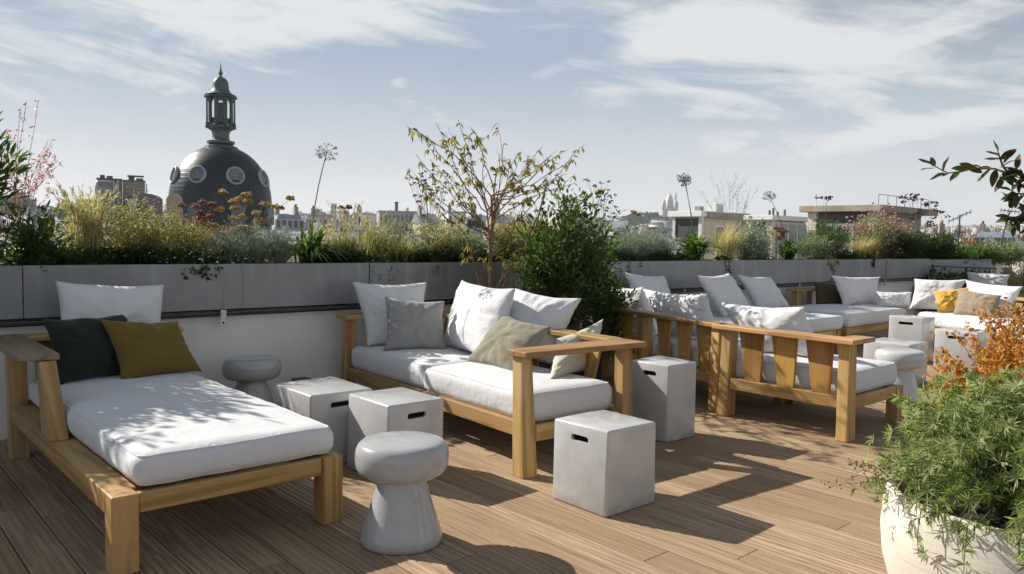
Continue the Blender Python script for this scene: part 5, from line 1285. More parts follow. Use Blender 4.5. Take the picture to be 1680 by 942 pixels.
def city_mass():
    """roofs too far and too many to tell apart"""
    g, gw = Geo(), Geo(); rng = random.Random(21)
    def prism(c, rz, w, dp, z0, z1, rnd, inset=0.0):
        cs, sn = math.cos(rz), math.sin(rz); V = []
        for z, s in ((z0, 0), (z1, inset)):
            for ax, ay in ((-1, -1), (1, -1), (1, 1), (-1, 1)):
                x, y = ax*max(.05, w/2-s), ay*max(.05, dp/2-s); V.append((c[0]+cs*x-sn*y, c[1]+sn*x+cs*y, z))
        g.add(V, rnd, f4=[(0, 1, 5, 4), (1, 2, 6, 5), (2, 3, 7, 6), (3, 0, 4, 7), (4, 5, 6, 7)])
    n = 0
    for k in range(4200):
        az = R_(rng.uniform(-2, 88)); u = rng.random(); d = 115+2300*u**1.5
        if 49.5 < math.degrees(az) < 55.5 and 1340 < d < 1900: continue
        x, y = d*math.sin(az), d*math.cos(az)
        gz = ground_z(d); w, dp = rng.uniform(9, 24), rng.uniform(9, 16)
        hh = rng.uniform(15.5, 22.5)+(rng.uniform(2, 12) if rng.random() < .05 and az < 1.05 else 0)
        if d < 320: hh = min(hh, rng.uniform(16, 21.5))
        if 47.5 < math.degrees(az) < 56 and d < 900: hh = min(hh, rng.uniform(11, 14.5))
        rz = -az+rng.choice((0, 0, .5, -.4, .9, 1.57))+rng.uniform(-.15, .15)
        wc = rng.choice((.05, .17, .28, .39, .05, .17)); rc = rng.choice((.52, .62, .73, .52, .62, .82))
        prism((x, y), rz, w, dp, gz-2, gz+hh, wc)
        if rng.random() < .62: prism((x, y), rz, w+.4, dp+.4, gz+hh, gz+hh+rng.uniform(1.6, 3.6), rc, rng.uniform(.8, 2.2) if rng.random() < .6 else dp/2-.4)
        else:
            prism((x, y), rz, w+.3, dp+.3, gz+hh, gz+hh+.5, wc); prism((x+rng.uniform(-2, 2), y), rz, w*.3, dp*.35, gz+hh+.4, gz+hh+2.4, rng.choice((.05, .28, .52)))
        for q in range(rng.choice((0, 1, 1, 2, 3))):
            a = rng.uniform(-.45, .45)*w; cx, cy = x+math.cos(rz)*a, y+math.sin(rz)*a
            ct = gz+hh+rng.uniform(3.2, 5.2); prism((cx, cy), rz, rng.uniform(.6, 1.0), rng.uniform(1.5, 4.5), gz+hh+.5, ct, rng.choice((.39, .82, .28)))
            for e in range(3): prism((cx+rng.uniform(-.2, .2), cy+rng.uniform(-1.4, 1.4)), rz, .3, .3, ct, ct+.7, .97)
        if d < 900:
            cs, sn = math.cos(rz), math.sin(rz); nc = int(w/2.6)
            for r in range(3):
                for c in range(nc):
                    for side in (-1, 1):
                        a = (c-(nc-1)/2)*2.6; bz = gz+hh-2.6-3.1*r; V = []
                        for zz in (0, 1.9):
                            for xx in (-.5, .5): px_, py_ = a+xx, side*(dp/2+.06); V.append((x+cs*px_-sn*py_, y+sn*px_+cs*py_, bz+zz))
                        gw.add(V, .5, f4=[(0, 1, 3, 2)])
    o = g.build('distant_city', 'city_mix', None, smooth=False, kind='stuff'); tag(o, 'jumble of pale walls and zinc roofs reaching to the skyline', 'city')
    w = gw.build('window', 'city_window', o, smooth=False, kind='stuff')
city_mass()

def pots(parent, x0, x1, y, z, n, r, h, mat='terracotta'):
    bm0 = None
    for k in range(n):
        bm = bmesh.new(); lathe(bm, [(r*.92, 0), (r, h*.12), (r*.86, h*.85), (r*1.05, h*.88), (r*1.05, h), (r*.8, h), (r*.78, h*.8)], 14, caps=(False, True))
        o = meshobj('chimney_pot', bm_mesh(bm, 'chimney_pot'), mat, parent, smooth=True); o.location = (x0+(x1-x0)*(k+.5)/n, y, z)
def house(label, px0, px1, py, d, wall, roof='flat', roof_mat='zinc', rows=2, cols=4, yaw=0.0, depth=9.0, stacks=1, name='building', wh=1.7):
    pxc = (px0+px1)/2; loc, rz = face_at(pxc, d); w = px_w(pxc, px1-px0, d); zt = px_z(pxc, py, d); zb = ground_z(d)
    t = thing(name, label, 'building', (loc.x, loc.y, zb), rz+yaw)
    H = zt-zb; rh = {'flat': .35, 'mansard': 3.0, 'gable': 2.6}[roof]; hw = H-rh
    box('wall', -w/2, w/2, 0, depth, 0, hw, wall, t, bev=0)
    if roof == 'flat': box('roof', -w/2-.15, w/2+.15, -.15, depth+.15, hw+.002, H, roof_mat, t, bev=0)
    elif roof == 'mansard': hexa('roof', taper8((-w/2-.2, w/2+.2, -.2, depth+.2), (-w/2+.6, w/2-.6, 1.3, depth-1.3), hw+.002, H), roof_mat, t, bev=0)
    else: hexa('roof', taper8((-w/2-.2, w/2+.2, -.2, depth+.2), (-w/2-.2, w/2+.2, depth/2-.1, depth/2+.1), hw+.002, H), roof_mat, t, bev=0)
    for r in range(rows):
        for c in range(cols):
            x = (c-(cols-1)/2)*w/cols; z = hw-2.4-3.0*r; ww = min(1.0, w/cols*.45)
            f = box('window', x-ww/2-.08, x+ww/2+.08, -.08, -.002, z-.08, z+wh+.08, 'plaster_white', t, bev=0); box('pane', x-ww/2, x+ww/2, -.11, -.082, z, z+wh, 'dark_glass', f, bev=0)
    if roof == 'mansard':
        for c in range(cols):
            x = (c-(cols-1)/2)*w/cols; f = box('dormer', x-.55, x+.55, .15, 1.6, hw+.4, hw+2.1, 'zinc_pale', t, bev=0); box('pane', x-.36, x+.36, .11, .148, hw+.6, hw+1.9, 'dark_glass', f, bev=0)
    for s in range(stacks):
        x = (-.36, .3, 0)[s % 3]*w; c = box('chimney', x-.35, x+.35, depth*.3, depth*.3+2.2, H+.002-rh*.5*(roof == 'gable'), H+1.5, 'plaster_brown', t, bev=0)
        for q in range(3):
            bm = bmesh.new(); lathe(bm, [(.16, 0), (.13, .55), (.02, .56)], 10); o = meshobj('chimney_pot', bm_mesh(bm, 'chimney_pot'), 'terracotta', c, smooth=True); o.location = (x, depth*.3+.4+q*.7, H+1.502)
    return t

def skyline():
    house('long grey block with a thin dark flue on its roof left of the bare tree', 622, 684, 346, 210, 'plaster_grey', 'flat', 'zinc', 3, 9, .1, stacks=0)
    house('pale square office block on the skyline beside the dry rust flower', 580, 606, 349, 190, 'plaster_white', 'flat', 'zinc_pale', 3, 4, -.2)
    house('slim pale tower rising over the skyline near the tall globe flower', 543, 552, 334, 420, 'plaster_white', 'flat', 'zinc_pale', 4, 2, 0, stacks=0)
    house('cream apartment block with mansard roof right of the dome', 452, 500, 352, 150, 'plaster_cream', 'mansard', 'zinc', 2, 5, .15, stacks=2)
    house('beige block behind the tall globe flower stem', 505, 545, 353, 170, 'plaster_cream', 'flat', 'zinc', 2, 5, -.1)
    house('twin bay cream house behind the verbena stems', 690, 722, 350, 200, 'plaster_cream', 'gable', 'zinc', 2, 4, .3)
    house('white apartment house seen between tree stems and verbena', 735, 764, 347, 180, 'plaster_white', 'flat', 'zinc', 3, 4, .1)
    house('grey mansard house immediately left of the bare tree stems', 766, 794, 352, 140, 'plaster_grey', 'mansard', 'zinc', 2, 4, -.15)
    house('cream gabled house right of the bare tree stems', 818, 852, 350, 95, 'plaster_cream', 'gable', 'zinc_pale', 2, 3, .25)
    house('low zinc roofed house behind the silver bushes', 1005, 1045, 378, 70, 'plaster_cream', 'mansard', 'zinc', 1, 3, .2, stacks=0)
    house('cream house with dark mansard in front of the basilica hill', 1048, 1085, 372, 85, 'plaster_cream', 'mansard', 'zinc_dark', 1, 3, -.2, stacks=0)
    house('low pale house at the foot of the wooded hill', 1002, 1030, 362, 260, 'plaster_white', 'gable', 'zinc_pale', 1, 3, .1, stacks=0)
    house('red brick tinted house behind the antennas', 1540, 1590, 384, 130, 'plaster_cream', 'gable', 'plaster_brown', 1, 4, .1)
    house('long cream terrace of houses at the right hand skyline', 1596, 1665, 380, 170, 'plaster_cream', 'mansard', 'zinc', 1, 7, -.1, stacks=2)
    house('white flat roofed shed beside the orange chimney pots', 1545, 1580, 401, 40, 'plaster_white', 'flat', 'white_paint', 0, 1, .2, 4.0, stacks=0)
    loc, rz = face_at(650, 212); z0, z1 = px_z(650, 346, 212), px_z(650, 333, 212)
    f = thing('flue', 'thin dark flue pipe standing on the long grey block', 'chimney', (loc.x, loc.y, z0), rz)
    bm = bmesh.new(); lathe(bm, [(.42, 0), (.42, z1-z0)], 12); meshobj('pipe', bm_mesh(bm, 'pipe'), 'zinc_dark', f); bm = bmesh.new(); lathe(bm, [(.6, 0), (.6, .25)], 12); o = meshobj('cap', bm_mesh(bm, 'cap'), 'zinc_dark', f); o.location = (0, 0, z1-z0+.002)
skyline()

def dome():
    d = 80; loc, rz = face_at(363, d); k = d*math.cos(math.atan((363-840)/F_PX))/F_PX; y0 = hor_y(363)
    t = thing('domed_tower', 'dark slate dome with round windows and a tall open lantern', 'building', (loc.x, loc.y, 0), rz)
    kr = px_w(363, 1, d); Zp = lambda y: CAM_Z+(y0-y)*k
    bm = bmesh.new(); R0 = 84.5*kr; ys = 333
    pr = [(R0*1.03, -24), (R0*1.03, Zp(392)), (R0*1.0, Zp(390)), (R0, Zp(ys))]
    for i in range(1, 13):
        a = R_(84)*i/12*0.93; pr.append((R0*math.cos(a)**.92, Zp(ys)+(Zp(243)-Zp(ys))*math.sin(a)/math.sin(R_(84)*.93)))
    lathe(bm, pr, 64); body = meshobj('dome_shell', bm_mesh(bm, 'dome_shell'), 'dome_slate', t, smooth=True)
    # ribs of lead between the windows
    def shell_r(z):
        for (r1, z1), (r2, z2) in zip(pr, pr[1:]):
            if z1 <= z <= z2 and z2 > z1: return r1+(r2-r1)*(z-z1)/(z2-z1)
        return pr[-1][0]
    base_a = -math.pi/2
    for q in range(8):
        a = base_a+R_(-28+45*q)
        z = Zp(293); r = shell_r(z); sl = math.atan2(shell_r(z-.4)-shell_r(z+.4), .8)
        bm = bmesh.new(); prf = [(.68, -.35), (.78, -.30), (.84, .0), (.84, .10), (.78, .18), (.70, .18), (.66, .08), (.66, -.30)]
        lathe(bm, [(p[0]*1.0, p[1]) for p in prf], 28, caps=(False, False)); o = meshobj('round_window', bm_mesh(bm, 'round_window'), 'window_rim', t, smooth=True)
        nrm = Vector((math.cos(a)*math.cos(sl*.6), math.sin(a)*math.cos(sl*.6), math.sin(sl*.6)))
        o.rotation_euler = nrm.to_track_quat('Z', 'Y').to_euler(); o.location = (math.cos(a)*r, math.sin(a)*r, z)
        bm = bmesh.new(); lathe(bm, [(.69, .025), (.02, .05)], 24, caps=(False, True)); meshobj('pane', bm_mesh(bm, 'pane'), 'dome_pane', o)
        g = Geo(); g.tube([(0, -.64, .05), (0, 0, .06), (0, .64, .05)], .018, .018, 6); g.tube([(-.64, 0, .05), (0, 0, .06), (.64, 0, .05)], .018, .018, 6); g.build('glazing_bar', 'window_rim', o)
        # dormer lower down
        z2 = Zp(352); r2 = shell_r(z2)
        bm = bmesh.new(); n = 10; ring = [(-.62, -.9), (.62, -.9)]+[(.62*math.cos(math.pi*i/n), .3+.62*math.sin(math.pi*i/n)) for i in range(n+1)]
        fr = [bm.verts.new((x, .30, z_)) for x, z_ in ring]; bk = [bm.verts.new((x, -1.2, z_)) for x, z_ in ring]
        for i in range(len(ring)): j = (i+1) % len(ring); bm.faces.new((fr[i], fr[j], bk[j], bk[i]))
        bm.faces.new(fr); bmesh.ops.recalc_face_normals(bm, faces=bm.faces)
        o = meshobj('dormer', bm_mesh(bm, 'dormer'), 'lantern_grey', t); o.rotation_euler = (0, 0, a-math.pi/2); o.location = (math.cos(a)*r2, math.sin(a)*r2, z2)
        bm = bmesh.new(); vs = [bm.verts.new((x*.72, .31, z_*.8)) for x, z_ in ring]; bm.faces.new(vs); meshobj('pane', bm_mesh(bm, 'pane'), 'dark_glass', o)
    def part(nm, prof, mat='lantern_grey', seg=24, smooth=True):
        bm = bmesh.new(); lathe(bm, [(r*kr, Zp(y)) for r, y in prof], seg); return meshobj(nm, bm_mesh(bm, nm), mat, t, smooth=smooth)
    part('collar', [(29, 246), (28, 243), (20, 240), (18, 239.5), (23, 237.5), (23, 234), (15, 232), (14, 229)], smooth=False)
    part('pedestal', [(14, 228.8), (14, 221), (16, 217), (22, 214), (25, 212.5), (25, 209.5), (21, 208)], seg=8, smooth=False)
    ped = part('lantern_core', [(11, 207.8), (11, 205), (5.5, 204.5), (5.5, 172)], seg=8, smooth=False)
    for q in range(8):
        a = R_(22.5+45*q); r = 18.5*kr
        bm = bmesh.new(); lathe(bm, [(3.9*kr, Zp(208)), (3.9*kr, Zp(204)), (3.1*kr, Zp(203)), (2.8*kr, Zp(172)), (4.0*kr, Zp(169)), (4.0*kr, Zp(165.5))], 10); o = meshobj('column', bm_mesh(bm, 'column'), 'lantern_grey', t); o.location = (math.cos(a)*r, math.sin(a)*r, 0)
        bm = bmesh.new(); lathe(bm, [(1.5*kr, Zp(208)), (1.3*kr, Zp(166))], 8); o = meshobj('colonnette', bm_mesh(bm, 'colonnette'), 'lantern_grey', t); r2 = 24.2*kr; o.location = (math.cos(a)*r2, math.sin(a)*r2, 0)
        bm = bmesh.new(); lathe(bm, [(.2, 0), (2.2*kr, .1), (2.5*kr, .3), (1.4*kr, .45), (.05, .6)], 10); o = meshobj('knob', bm_mesh(bm, 'knob'), 'lantern_grey', t, smooth=True); o.location = (math.cos(a)*r2, math.sin(a)*r2, Zp(212))
    part('balustrade', [(16, 204), (16, 197), (15.4, 197), (15.4, 204)], seg=16, smooth=False)
    part('entablature', [(22, 165.4), (27.5, 164), (27.5, 162.5), (23, 160.5)], seg=16, smooth=False)
    part('cupola', [(26.5, 160.3), (22, 158.5), (16.5, 155), (13.8, 150), (13.2, 144), (12.2, 138), (9, 133.2), (4, 131), (3.2, 130)], seg=16)
    part('finial', [(3.0, 129.8), (1.6, 128.5), (3.6, 126), (3.6, 123), (1.8, 121), (2.4, 119.5), (1.3, 118), (.7, 112), (.1, 105)], seg=12)
dome()

def left_roofs():
    # big chimney block with zinc flank
    d = 62; loc, rz = face_at(200, d); px = lambda p: px_w(200, p-200, d); zz = lambda y: px_z(200, y, d)
    t = thing('chimney_block', 'wide weathered chimney block with metal cowls left of the dome', 'chimney', (loc.x, loc.y, 0), rz)
    box('stack', px(202), px(239), .0, 3.0, zz(390), zz(297), 'plaster_brown', t, bev=0); box('stack', px(161), px(201.5), .5, 2.6, zz(390), zz(295), 'plaster_brown', t, bev=0)
    box('coping', px(159.5), px(201.7), .3, 2.8, zz(294.8), zz(293), 'zinc_dark', t, bev=0); box('coping', px(202.1), px(240), -.1, 3.1, zz(296.8), zz(295), 'zinc_dark', t, bev=0)
    for a, b, c, e in ((165, 173, 293, 287), (176, 186, 293, 288), (212, 222, 295, 288), (225, 237, 295, 290)): box('cowl', px(a), px(b), 1.0, 1.6, zz(c)+.002, zz(e), 'zinc_dark', t, bev=.02)
    box('cowl_lid', px(210), px(238), .9, 1.7, zz(287.5), zz(285.5), 'zinc_dark', t, bev=0)
    g = Geo()
    for p, q in (((160, 345), (160, 302)), ((160, 302), (163, 299)), ((163, 299), (188, 299)), ((188, 299), (188, 318)), ((195, 345), (195, 296)), ((241, 345), (241, 300))): g.tube([(px(p[0]), -.25, zz(p[1])), ((px(p[0])+px(q[0]))/2, -.25, (zz(p[1])+zz(q[1]))/2), (px(q[0]), -.25, zz(q[1]))], .05, .05, 5)
    g.build('ladder_rail', 'zinc_pale', t)
    s = thing('zinc_annex', 'blue grey zinc clad rooftop shed below the wide chimney block', 'building', (loc.x, loc.y, 0), rz)
    hexa('wall', [(px(160), -4, zz(400)), (px(199), -3, zz(400)), (px(199), -.4, zz(400)), (px(160), -.4, zz(400)), (px(160), -4, zz(312)), (px(199), -3, zz(318)), (px(199), -.4, zz(318)), (px(160), -.4, zz(312))], 'zinc', s, bev=0)
    for i in range(6): a = 162+i*6.5; box('standing_seam', px(a)-.03, px(a)+.03, -3.99+.17*i-.08+.0, -3.99+.17*i, zz(400), zz(317), 'zinc_pale', s, bev=0)
    m = thing('zinc_mansard', 'dark rounded zinc mansard roof between chimney block and dome', 'roof building', (loc.x, loc.y, 0), rz)
    bm = bmesh.new(); n = 12; pr = [(px(206)+(px(262)-px(206))*i/n, zz(330)+(zz(322)-zz(330))*1.0*math.sin(math.pi*i/n)**.6*1.0) for i in range(n+1)]
    fr = [bm.verts.new((x, -6, z)) for x, z in pr]+[bm.verts.new((px(262), -6, zz(410))), bm.verts.new((px(206), -6, zz(410)))]; bk = [bm.verts.new((v.co.x, 1.5, v.co.z)) for v in fr]
    for i in range(len(fr)): j = (i+1) % len(fr); bm.faces.new((fr[i], fr[j], bk[j], bk[i]))
    bm.faces.new(fr); bmesh.ops.recalc_face_normals(bm, faces=bm.faces); meshobj('roof', bm_mesh(bm, 'roof'), 'zinc_dark', m)
    box('dormer', px(212), px(222), -6.5, -6.005, zz(372), zz(331), 'zinc_pale', m, bev=0); box('skylight', px(240), px(250), -6.1, -6.005, zz(362), zz(338), 'pale_glass', m, bev=0)
    a = thing('stone_dormer', 'arched pale stone dormer standing just left of the dome foot', 'dormer', (loc.x, loc.y, 0), rz)
    bm = bmesh.new(); c = px(276); w = px(276+12)-c; zc = zz(334); ring = [(c-w, zz(400)), (c+w, zz(400))]+[(c+w*math.cos(math.pi*i/12), zc+w*math.sin(math.pi*i/12)) for i in range(13)]
    fr = [bm.verts.new((x, -9, z)) for x, z in ring]; bk = [bm.verts.new((x, -8, z)) for x, z in ring]
    for i in range(len(fr)): j = (i+1) % len(fr); bm.faces.new((fr[i], fr[j], bk[j], bk[i]))
    bm.faces.new(fr); bm.faces.new(list(reversed(bk))); bmesh.ops.recalc_face_normals(bm, faces=bm.faces); meshobj('wall', bm_mesh(bm, 'wall'), 'plaster_brown', a)
    # stepped zinc roofs below eye level
    for i, (pa, pb, yt, yb, dd, mt, lab) in enumerate(((10, 175, 356, 380, 46, 'zinc_pale', 'pale zinc roof with rails behind the pink gaura, topmost of its steps'), (20, 190, 378, 402, 34, 'zinc', 'grey zinc roof stepping down behind the blond grass'), (20, 230, 398, 436, 24, 'zinc_pale', 'nearest low white zinc roof under the blond grass'),
            (575, 790, 386, 406, 44, 'zinc_pale', 'long pale zinc roof behind the bare tree and the pale green grass'), (425, 600, 380, 398, 58, 'zinc', 'grey zinc roof behind the tall globe flower'), (995, 1110, 391, 412, 46, 'zinc_pale', 'pale zinc roof between dark bush and penthouse'), (800, 1000, 386, 408, 52, 'zinc', 'grey zinc roof hidden behind tree and dark bush'))):
        pc = (pa+pb)/2; loc2, r2 = face_at(pc, dd); w = px_w(pc, pb-pa, dd)/2; z1, z0 = px_z(pc, yt, dd), px_z(pc, yb, dd)
        b = thing('zinc_roof', lab, 'roof', (loc2.x, loc2.y, 0), r2+.12)
        hexa('roof', [(-w, -7, z0-.1), (w, -7, z0-.1), (w, 2, z1-.1), (-w, 2, z1-.1), (-w, -7, z0), (w, -7, z0), (w, 2, z1), (-w, 2, z1)], mt, b, bev=0)
        box('wall', -w+.1, w-.1, -6.8, 1.9, -26, min(z0, z1)-.12, 'plaster_cream', b, bev=0)
        for q in range(9):
            x = -w+2*w*(q+.5)/9; hexa('standing_seam', [(x-.03, -7, z0+.002), (x+.03, -7, z0+.002), (x+.03, 2, z1+.002), (x-.03, 2, z1+.002), (x-.03, -7, z0+.06), (x+.03, -7, z0+.06), (x+.03, 2, z1+.06), (x-.03, 2, z1+.06)], 'zinc', b, bev=0)
        for q, yy in enumerate((-6.9, -3.5, 0)):
            z = z0+(z1-z0)*(yy+7)/9; box('snow_rail', -w, w, yy, yy+.07, z+.14, z+.22, 'white_paint' if q else 'zinc_dark', b, bev=0)
        for q in range(3): x = (-.5, .1, .6)[q]*w; z = z0+(z1-z0)*.8; box('vent', x-.18, x+.18, -.6, -.2, z, z+.55, 'zinc_dark' if q else 'zinc', b, bev=.02)
    # clay pots on stacks
    def stack(lab, pa, pb, yt, yp, yb, dd, n, mt='terracotta', r=None, st='plaster_brown'):
        pc = (pa+pb)/2; l2, r2 = face_at(pc, dd); w = px_w(pc, pb-pa, dd); zt, zm, z0 = px_z(pc, yt, dd), px_z(pc, yp, dd), px_z(pc, yb, dd)
        c = thing('chimney', lab, 'chimney', (l2.x, l2.y, 0), r2); box('stack', -w/2, w/2, -.2, .35, min(z0, -6), zm-.06, st, c, bev=0); box('capping', -w/2-.05, w/2+.05, -.25, .40, zm-.058, zm-.001, 'concrete', c, bev=0)
        pots(c, -w/2, w/2, .07, zm, n, r or w/n*.36, zt-zm, mt)
    stack('brown chimney with three terracotta pots behind the tan grass', 586, 622, 381, 399, 440, 20, 3)
    stack('row of small clay pots at the foot of the dome', 332, 366, 371, 379, 400, 44, 6)
    stack('clay pots beside the foot of the dome, seen through yarrow', 368, 382, 371, 379, 400, 40, 2, 'terracotta_bright')
    stack('wall of bright orange chimney pots beside the small dish', 1566, 1598, 402, 409, 425, 38, 6, 'terracotta_bright', st='plaster_cream')
    stack('orange chimney pots just left of the large satellite dish', 1586, 1610, 395, 404, 425, 42, 4, 'terracotta_bright', st='plaster_cream')
    stack('orange chimney pots just right of the large satellite dish', 1634, 1648, 401, 410, 425, 40, 3, 'terracotta_bright', st='plaster_cream')
    stack('back row of orange chimney pots on the far right roofs', 1577, 1600, 390, 397, 425, 55, 4, 'terracotta_bright', st='plaster_cream')
left_roofs()

def penthouses():
    def place(pc, d):
        p = atd(pc, hor_y(pc), d); return p.x, p.y
    def xat(px, Y): dv = ray(px, 400); return dv[0]/dv[1]*Y
    def yat(px, X): dv = ray(px, 400); return dv[1]/dv[0]*X
    # A: white edged slab, dark screen facing west, cream wall
    X, Y = place(1150, 50); Y2 = yat(1103, X); X2 = xat(1226, Y); zt = px_z(1150, 346, 50)
    t = thing('penthouse', 'small rooftop penthouse with white roof edge, dark screen and cream side wall', 'building', (X, Y, 0))
    h = zt-.36
    box('wall', .12, X2-X, .12, Y2-Y, -24, h, 'plaster_cream', t, bev=0); box('roof', -.25, X2-X, -.15, Y2-Y+.25, h+.002, zt, 'white_paint', t, bev=.02)
    box('screen', .05, .118, .25, Y2-Y-.2, -3, h-.1, 'screen_dark', t, bev=0); box('corner_pier', -.02, .22, -.02, .22, -3, h-.002, 'plaster_white', t, bev=0); box('corner_pier', -.02, .20, Y2-Y-.18, Y2-Y+.02, -3, h-.002, 'plaster_white', t, bev=0)
    box('shade_fascia', .3, X2-X-.1, -.17, -.153, h-.1, zt-.04, 'plaster_brown', t, bev=0)  # brown strip painting shade onto one side of the white roof edge
    box('vent', 1.2, 1.6, 1, 1.4, zt+.002, zt+.35, 'zinc', t, bev=0); box('cooling_unit', 2.4, 3.2, .6, 1.2, zt+.002, zt+.55, 'plaster_white', t, bev=.02)
    g = Geo(); g.tube([(.4, -.20, h+.02), (2.5, -.20, h+.02), (X2-X-.2, -.20, h+.02)], .05, .05, 8); g.build('gutter', 'zinc', t); g = Geo(); g.tube([(X2-X-.5, .05, h), (X2-X-.5, .05, h-2), (X2-X-.5, .05, -6)], .045, .045, 8); g.build('downpipe', 'zinc', t)
    box('window', 1.6, 2.5, .06, .118, -1.4, h-.5, 'white_paint', t, bev=0); box('window_pane', 1.7, 2.4, .03, .058, -1.3, h-.6, 'dark_glass', t, bev=0)
    # B: second slab with white window frames
    X, Y = place(1266, 48); Y2 = yat(1228, X); X2 = xat(1332, Y); zt = px_z(1266, 353, 48); h = zt-.28
    t = thing('penthouse', 'rooftop penthouse with dark screen and white framed windows beside the thick slab', 'building', (X, Y, 0))
    box('wall', .12, X2-X, .5, Y2-Y, -24, h, 'plaster_cream', t, bev=0); box('roof', -.25, X2-X, -.15, Y2-Y+.25, h+.002, zt, 'white_paint', t, bev=.02)
    box('screen', .05, .118, .3, Y2-Y-.2, -3, h-.12, 'screen_dark', t, bev=0); box('corner_pier', -.05, .30, -.05, .35, -3, h-.002, 'plaster_cream', t, bev=0); box('corner_pier', -.02, .20, Y2-Y-.18, Y2-Y+.02, -3, h-.002, 'plaster_white', t, bev=0)
    n = 4; wv = (X2-X-.4)/n
    for k in range(n):
        x0 = .35+k*wv; f = box('window', x0, x0+wv-.02, .38, .497, -1.6, h-.05, 'white_paint', t, bev=0); box('pane', x0+.10, x0+wv-.14, .34, .378, -1.4, h-.2, 'pale_glass', f, bev=0)
    g = Geo()
    for x, s in ((.5, .3), (.9, .45), (1.4, .25), (2.2, .4)): g.tube([(x, .5, zt), (x, .5, zt+s*.5), (x, .5, zt+s)], .07, .07, 6)
    g.build('vent_pipe', 'zinc_dark', t)
    # C: thick concrete slab roof
    X, Y = place(1437, 40); Y2 = yat(1322, X); X2 = xat(1526, Y); zt = px_z(1437, 336, 40); h = zt-.30
    t = thing('penthouse', 'rooftop pavilion under a thick weathered concrete slab, ochre walls behind pink shrubs', 'building', (X, Y, 0))
    box('wall', .35, X2-X-.4, .35, Y2-Y-.2, -24, h, 'concrete', t, bev=0); box('roof', -.25, X2-X+.2, -.25, Y2-Y+.3, h+.002, zt, 'concrete', t, bev=.02)
    for yy in (.0, Y2-Y-.5): box('pier', .0, .40, yy, yy+.45, -3, h-.002, 'plaster_cream', t, bev=0)
    n = 3; wv = (Y2-Y-1.0)/n
    for k in range(n):
        y0 = .5+k*wv; f = box('window', .27, .348, y0, y0+wv-.03, -1.6, h-.55, 'white_paint', t, bev=0); box('pane', .23, .268, y0+.09, y0+wv-.12, -1.4, h-.7, 'dark_glass', f, bev=0)
    g = Geo()
    for q in range(7):
        x = .3+q*(X2-X-.5)/6; g.tube([(x, .1, zt), (x, .1, zt+.25), (x, .1, zt+.5)], .015, .015, 5)
    g.tube([(.3, .1, zt+.5), ((X2-X)/2, .1, zt+.5), (X2-X-.2, .1, zt+.5)], .015, .015, 5); g.build('roof_rail', 'zinc_dark', t)
    box('soffit_band', .2, .32, .46, Y2-Y-.5, h-.5, h-.01, 'screen_dark', t, bev=0)
penthouses()

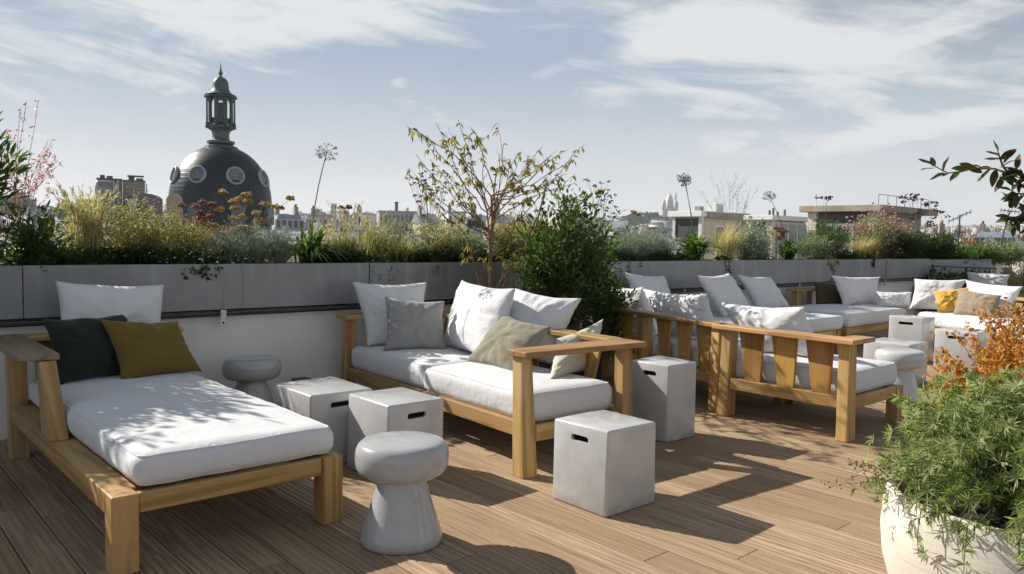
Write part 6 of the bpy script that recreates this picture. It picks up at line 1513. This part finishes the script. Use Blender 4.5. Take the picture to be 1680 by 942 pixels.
def roof_gear():
    def antenna(lab, pa, yt, yb, d, tilt, arms):
        l, r = face_at(pa, d); z1, z0 = px_z(pa, yt, d), px_z(pa, yb, d); t = thing('antenna', lab, 'antenna', (l.x, l.y, z0), r); t.rotation_euler = (0, R_(tilt), r)
        H = z1-z0; g = Geo(); g.tube([(0, 0, -3), (0, 0, H*.5), (0, 0, H)], .035, .03, 6); g.build('mast', 'zinc_dark', t)
        for (z, w, ang) in arms:
            g = Geo(); c, s = math.cos(R_(ang)), math.sin(R_(ang)); A = np.array([-w*c, 0, H*z+w*s]); B = np.array([w*c, 0, H*z-w*s]); g.tube([A, (A+B)/2, B], .022, .022, 5)
            for q in range(6): p = A+(B-A)*(q/5); g.tube([p+[0, -.3, -.04], p, p+[0, .3, .04]], .014, .014, 4); g.tube([p+[0, 0, -.1], p, p+[0, 0, .1]], .012, .012, 4)
            g.build('aerial', 'zinc_dark', t)
    antenna('upright roof antenna with crossed aerials above the small dish', 1572, 352, 396, 36, 0, ((.92, .42, -28), (.35, .22, 10)))
    antenna('tilted roof antenna with a bar aerial near the arching branch', 1642, 344, 396, 36, 11, ((.97, .30, -4), (.62, .18, 6)))
    def dish(lab, px, py, rpx, d, yaw):
        l, r = face_at(px, d); R0 = px_w(px, rpx, d); z = px_z(px, py, d); t = thing('satellite_dish', lab, 'satellite dish', (l.x, l.y, z), r+yaw)
        bm = bmesh.new(); lathe(bm, [(R0, R0*.28), (R0*.8, R0*.18), (R0*.5, R0*.07), (.01, 0), (.01, -.02), (R0*.5, R0*.05), (R0*.82, R0*.16), (R0*1.01, R0*.27)], 32, caps=(False, False)); o = meshobj('reflector', bm_mesh(bm, 'reflector'), 'white_paint', t, smooth=True); o.rotation_euler = (R_(72), 0, 0)
        g = Geo(); g.tube([(0, 0, -R0), (0, -R0*.6, -R0*.6), (0, -R0*1.1, .1)], .02, .02, 6); g.build('feed_arm', 'zinc', t); g = Geo(); g.tube([(0, .12, 0), (0, .16, -R0), (0, .18, -R0*2.6)], .03, .03, 6); g.build('mast', 'zinc', t); box('receiver', -.05, .05, -R0*1.15-.06, -R0*1.15+.06, .06, .18, 'zinc', t, bev=.01)
    dish('large white satellite dish among orange chimney pots', 1622, 403, 14, 34, .5)
    dish('small white satellite dish beside the upright antenna', 1570, 394, 6, 38, -.3)
    dish('round white roof dome dish behind the strap leaved agapanthus', 519, 376, 11, 30, .3)
roof_gear()

# ------------------------------------------------------------------ air
def build_haze(dens=.00014):
    me = bpy.data.meshes.new('haze'); v = box8(-400, 4200, -400, 4200, -26.5, 78)
    me.from_pydata(v, [], [(3, 2, 1, 0), (4, 5, 6, 7), (0, 1, 5, 4), (1, 2, 6, 5), (2, 3, 7, 6), (3, 0, 4, 7)]); me.update()
    mt = bpy.data.materials.new('haze'); mt.use_nodes = True; t = NT(mt.node_tree); t.n.clear()
    out = t.new('ShaderNodeOutputMaterial'); p = t.new('ShaderNodeVolumePrincipled', ins={'Color': (.86, .90, .96, 1), 'Density': dens, 'Anisotropy': .3}); t.l.new(p.outputs[0], out.inputs['Volume'])
    o = meshobj('haze', me, mt); o['kind'] = 'stuff'
build_haze()
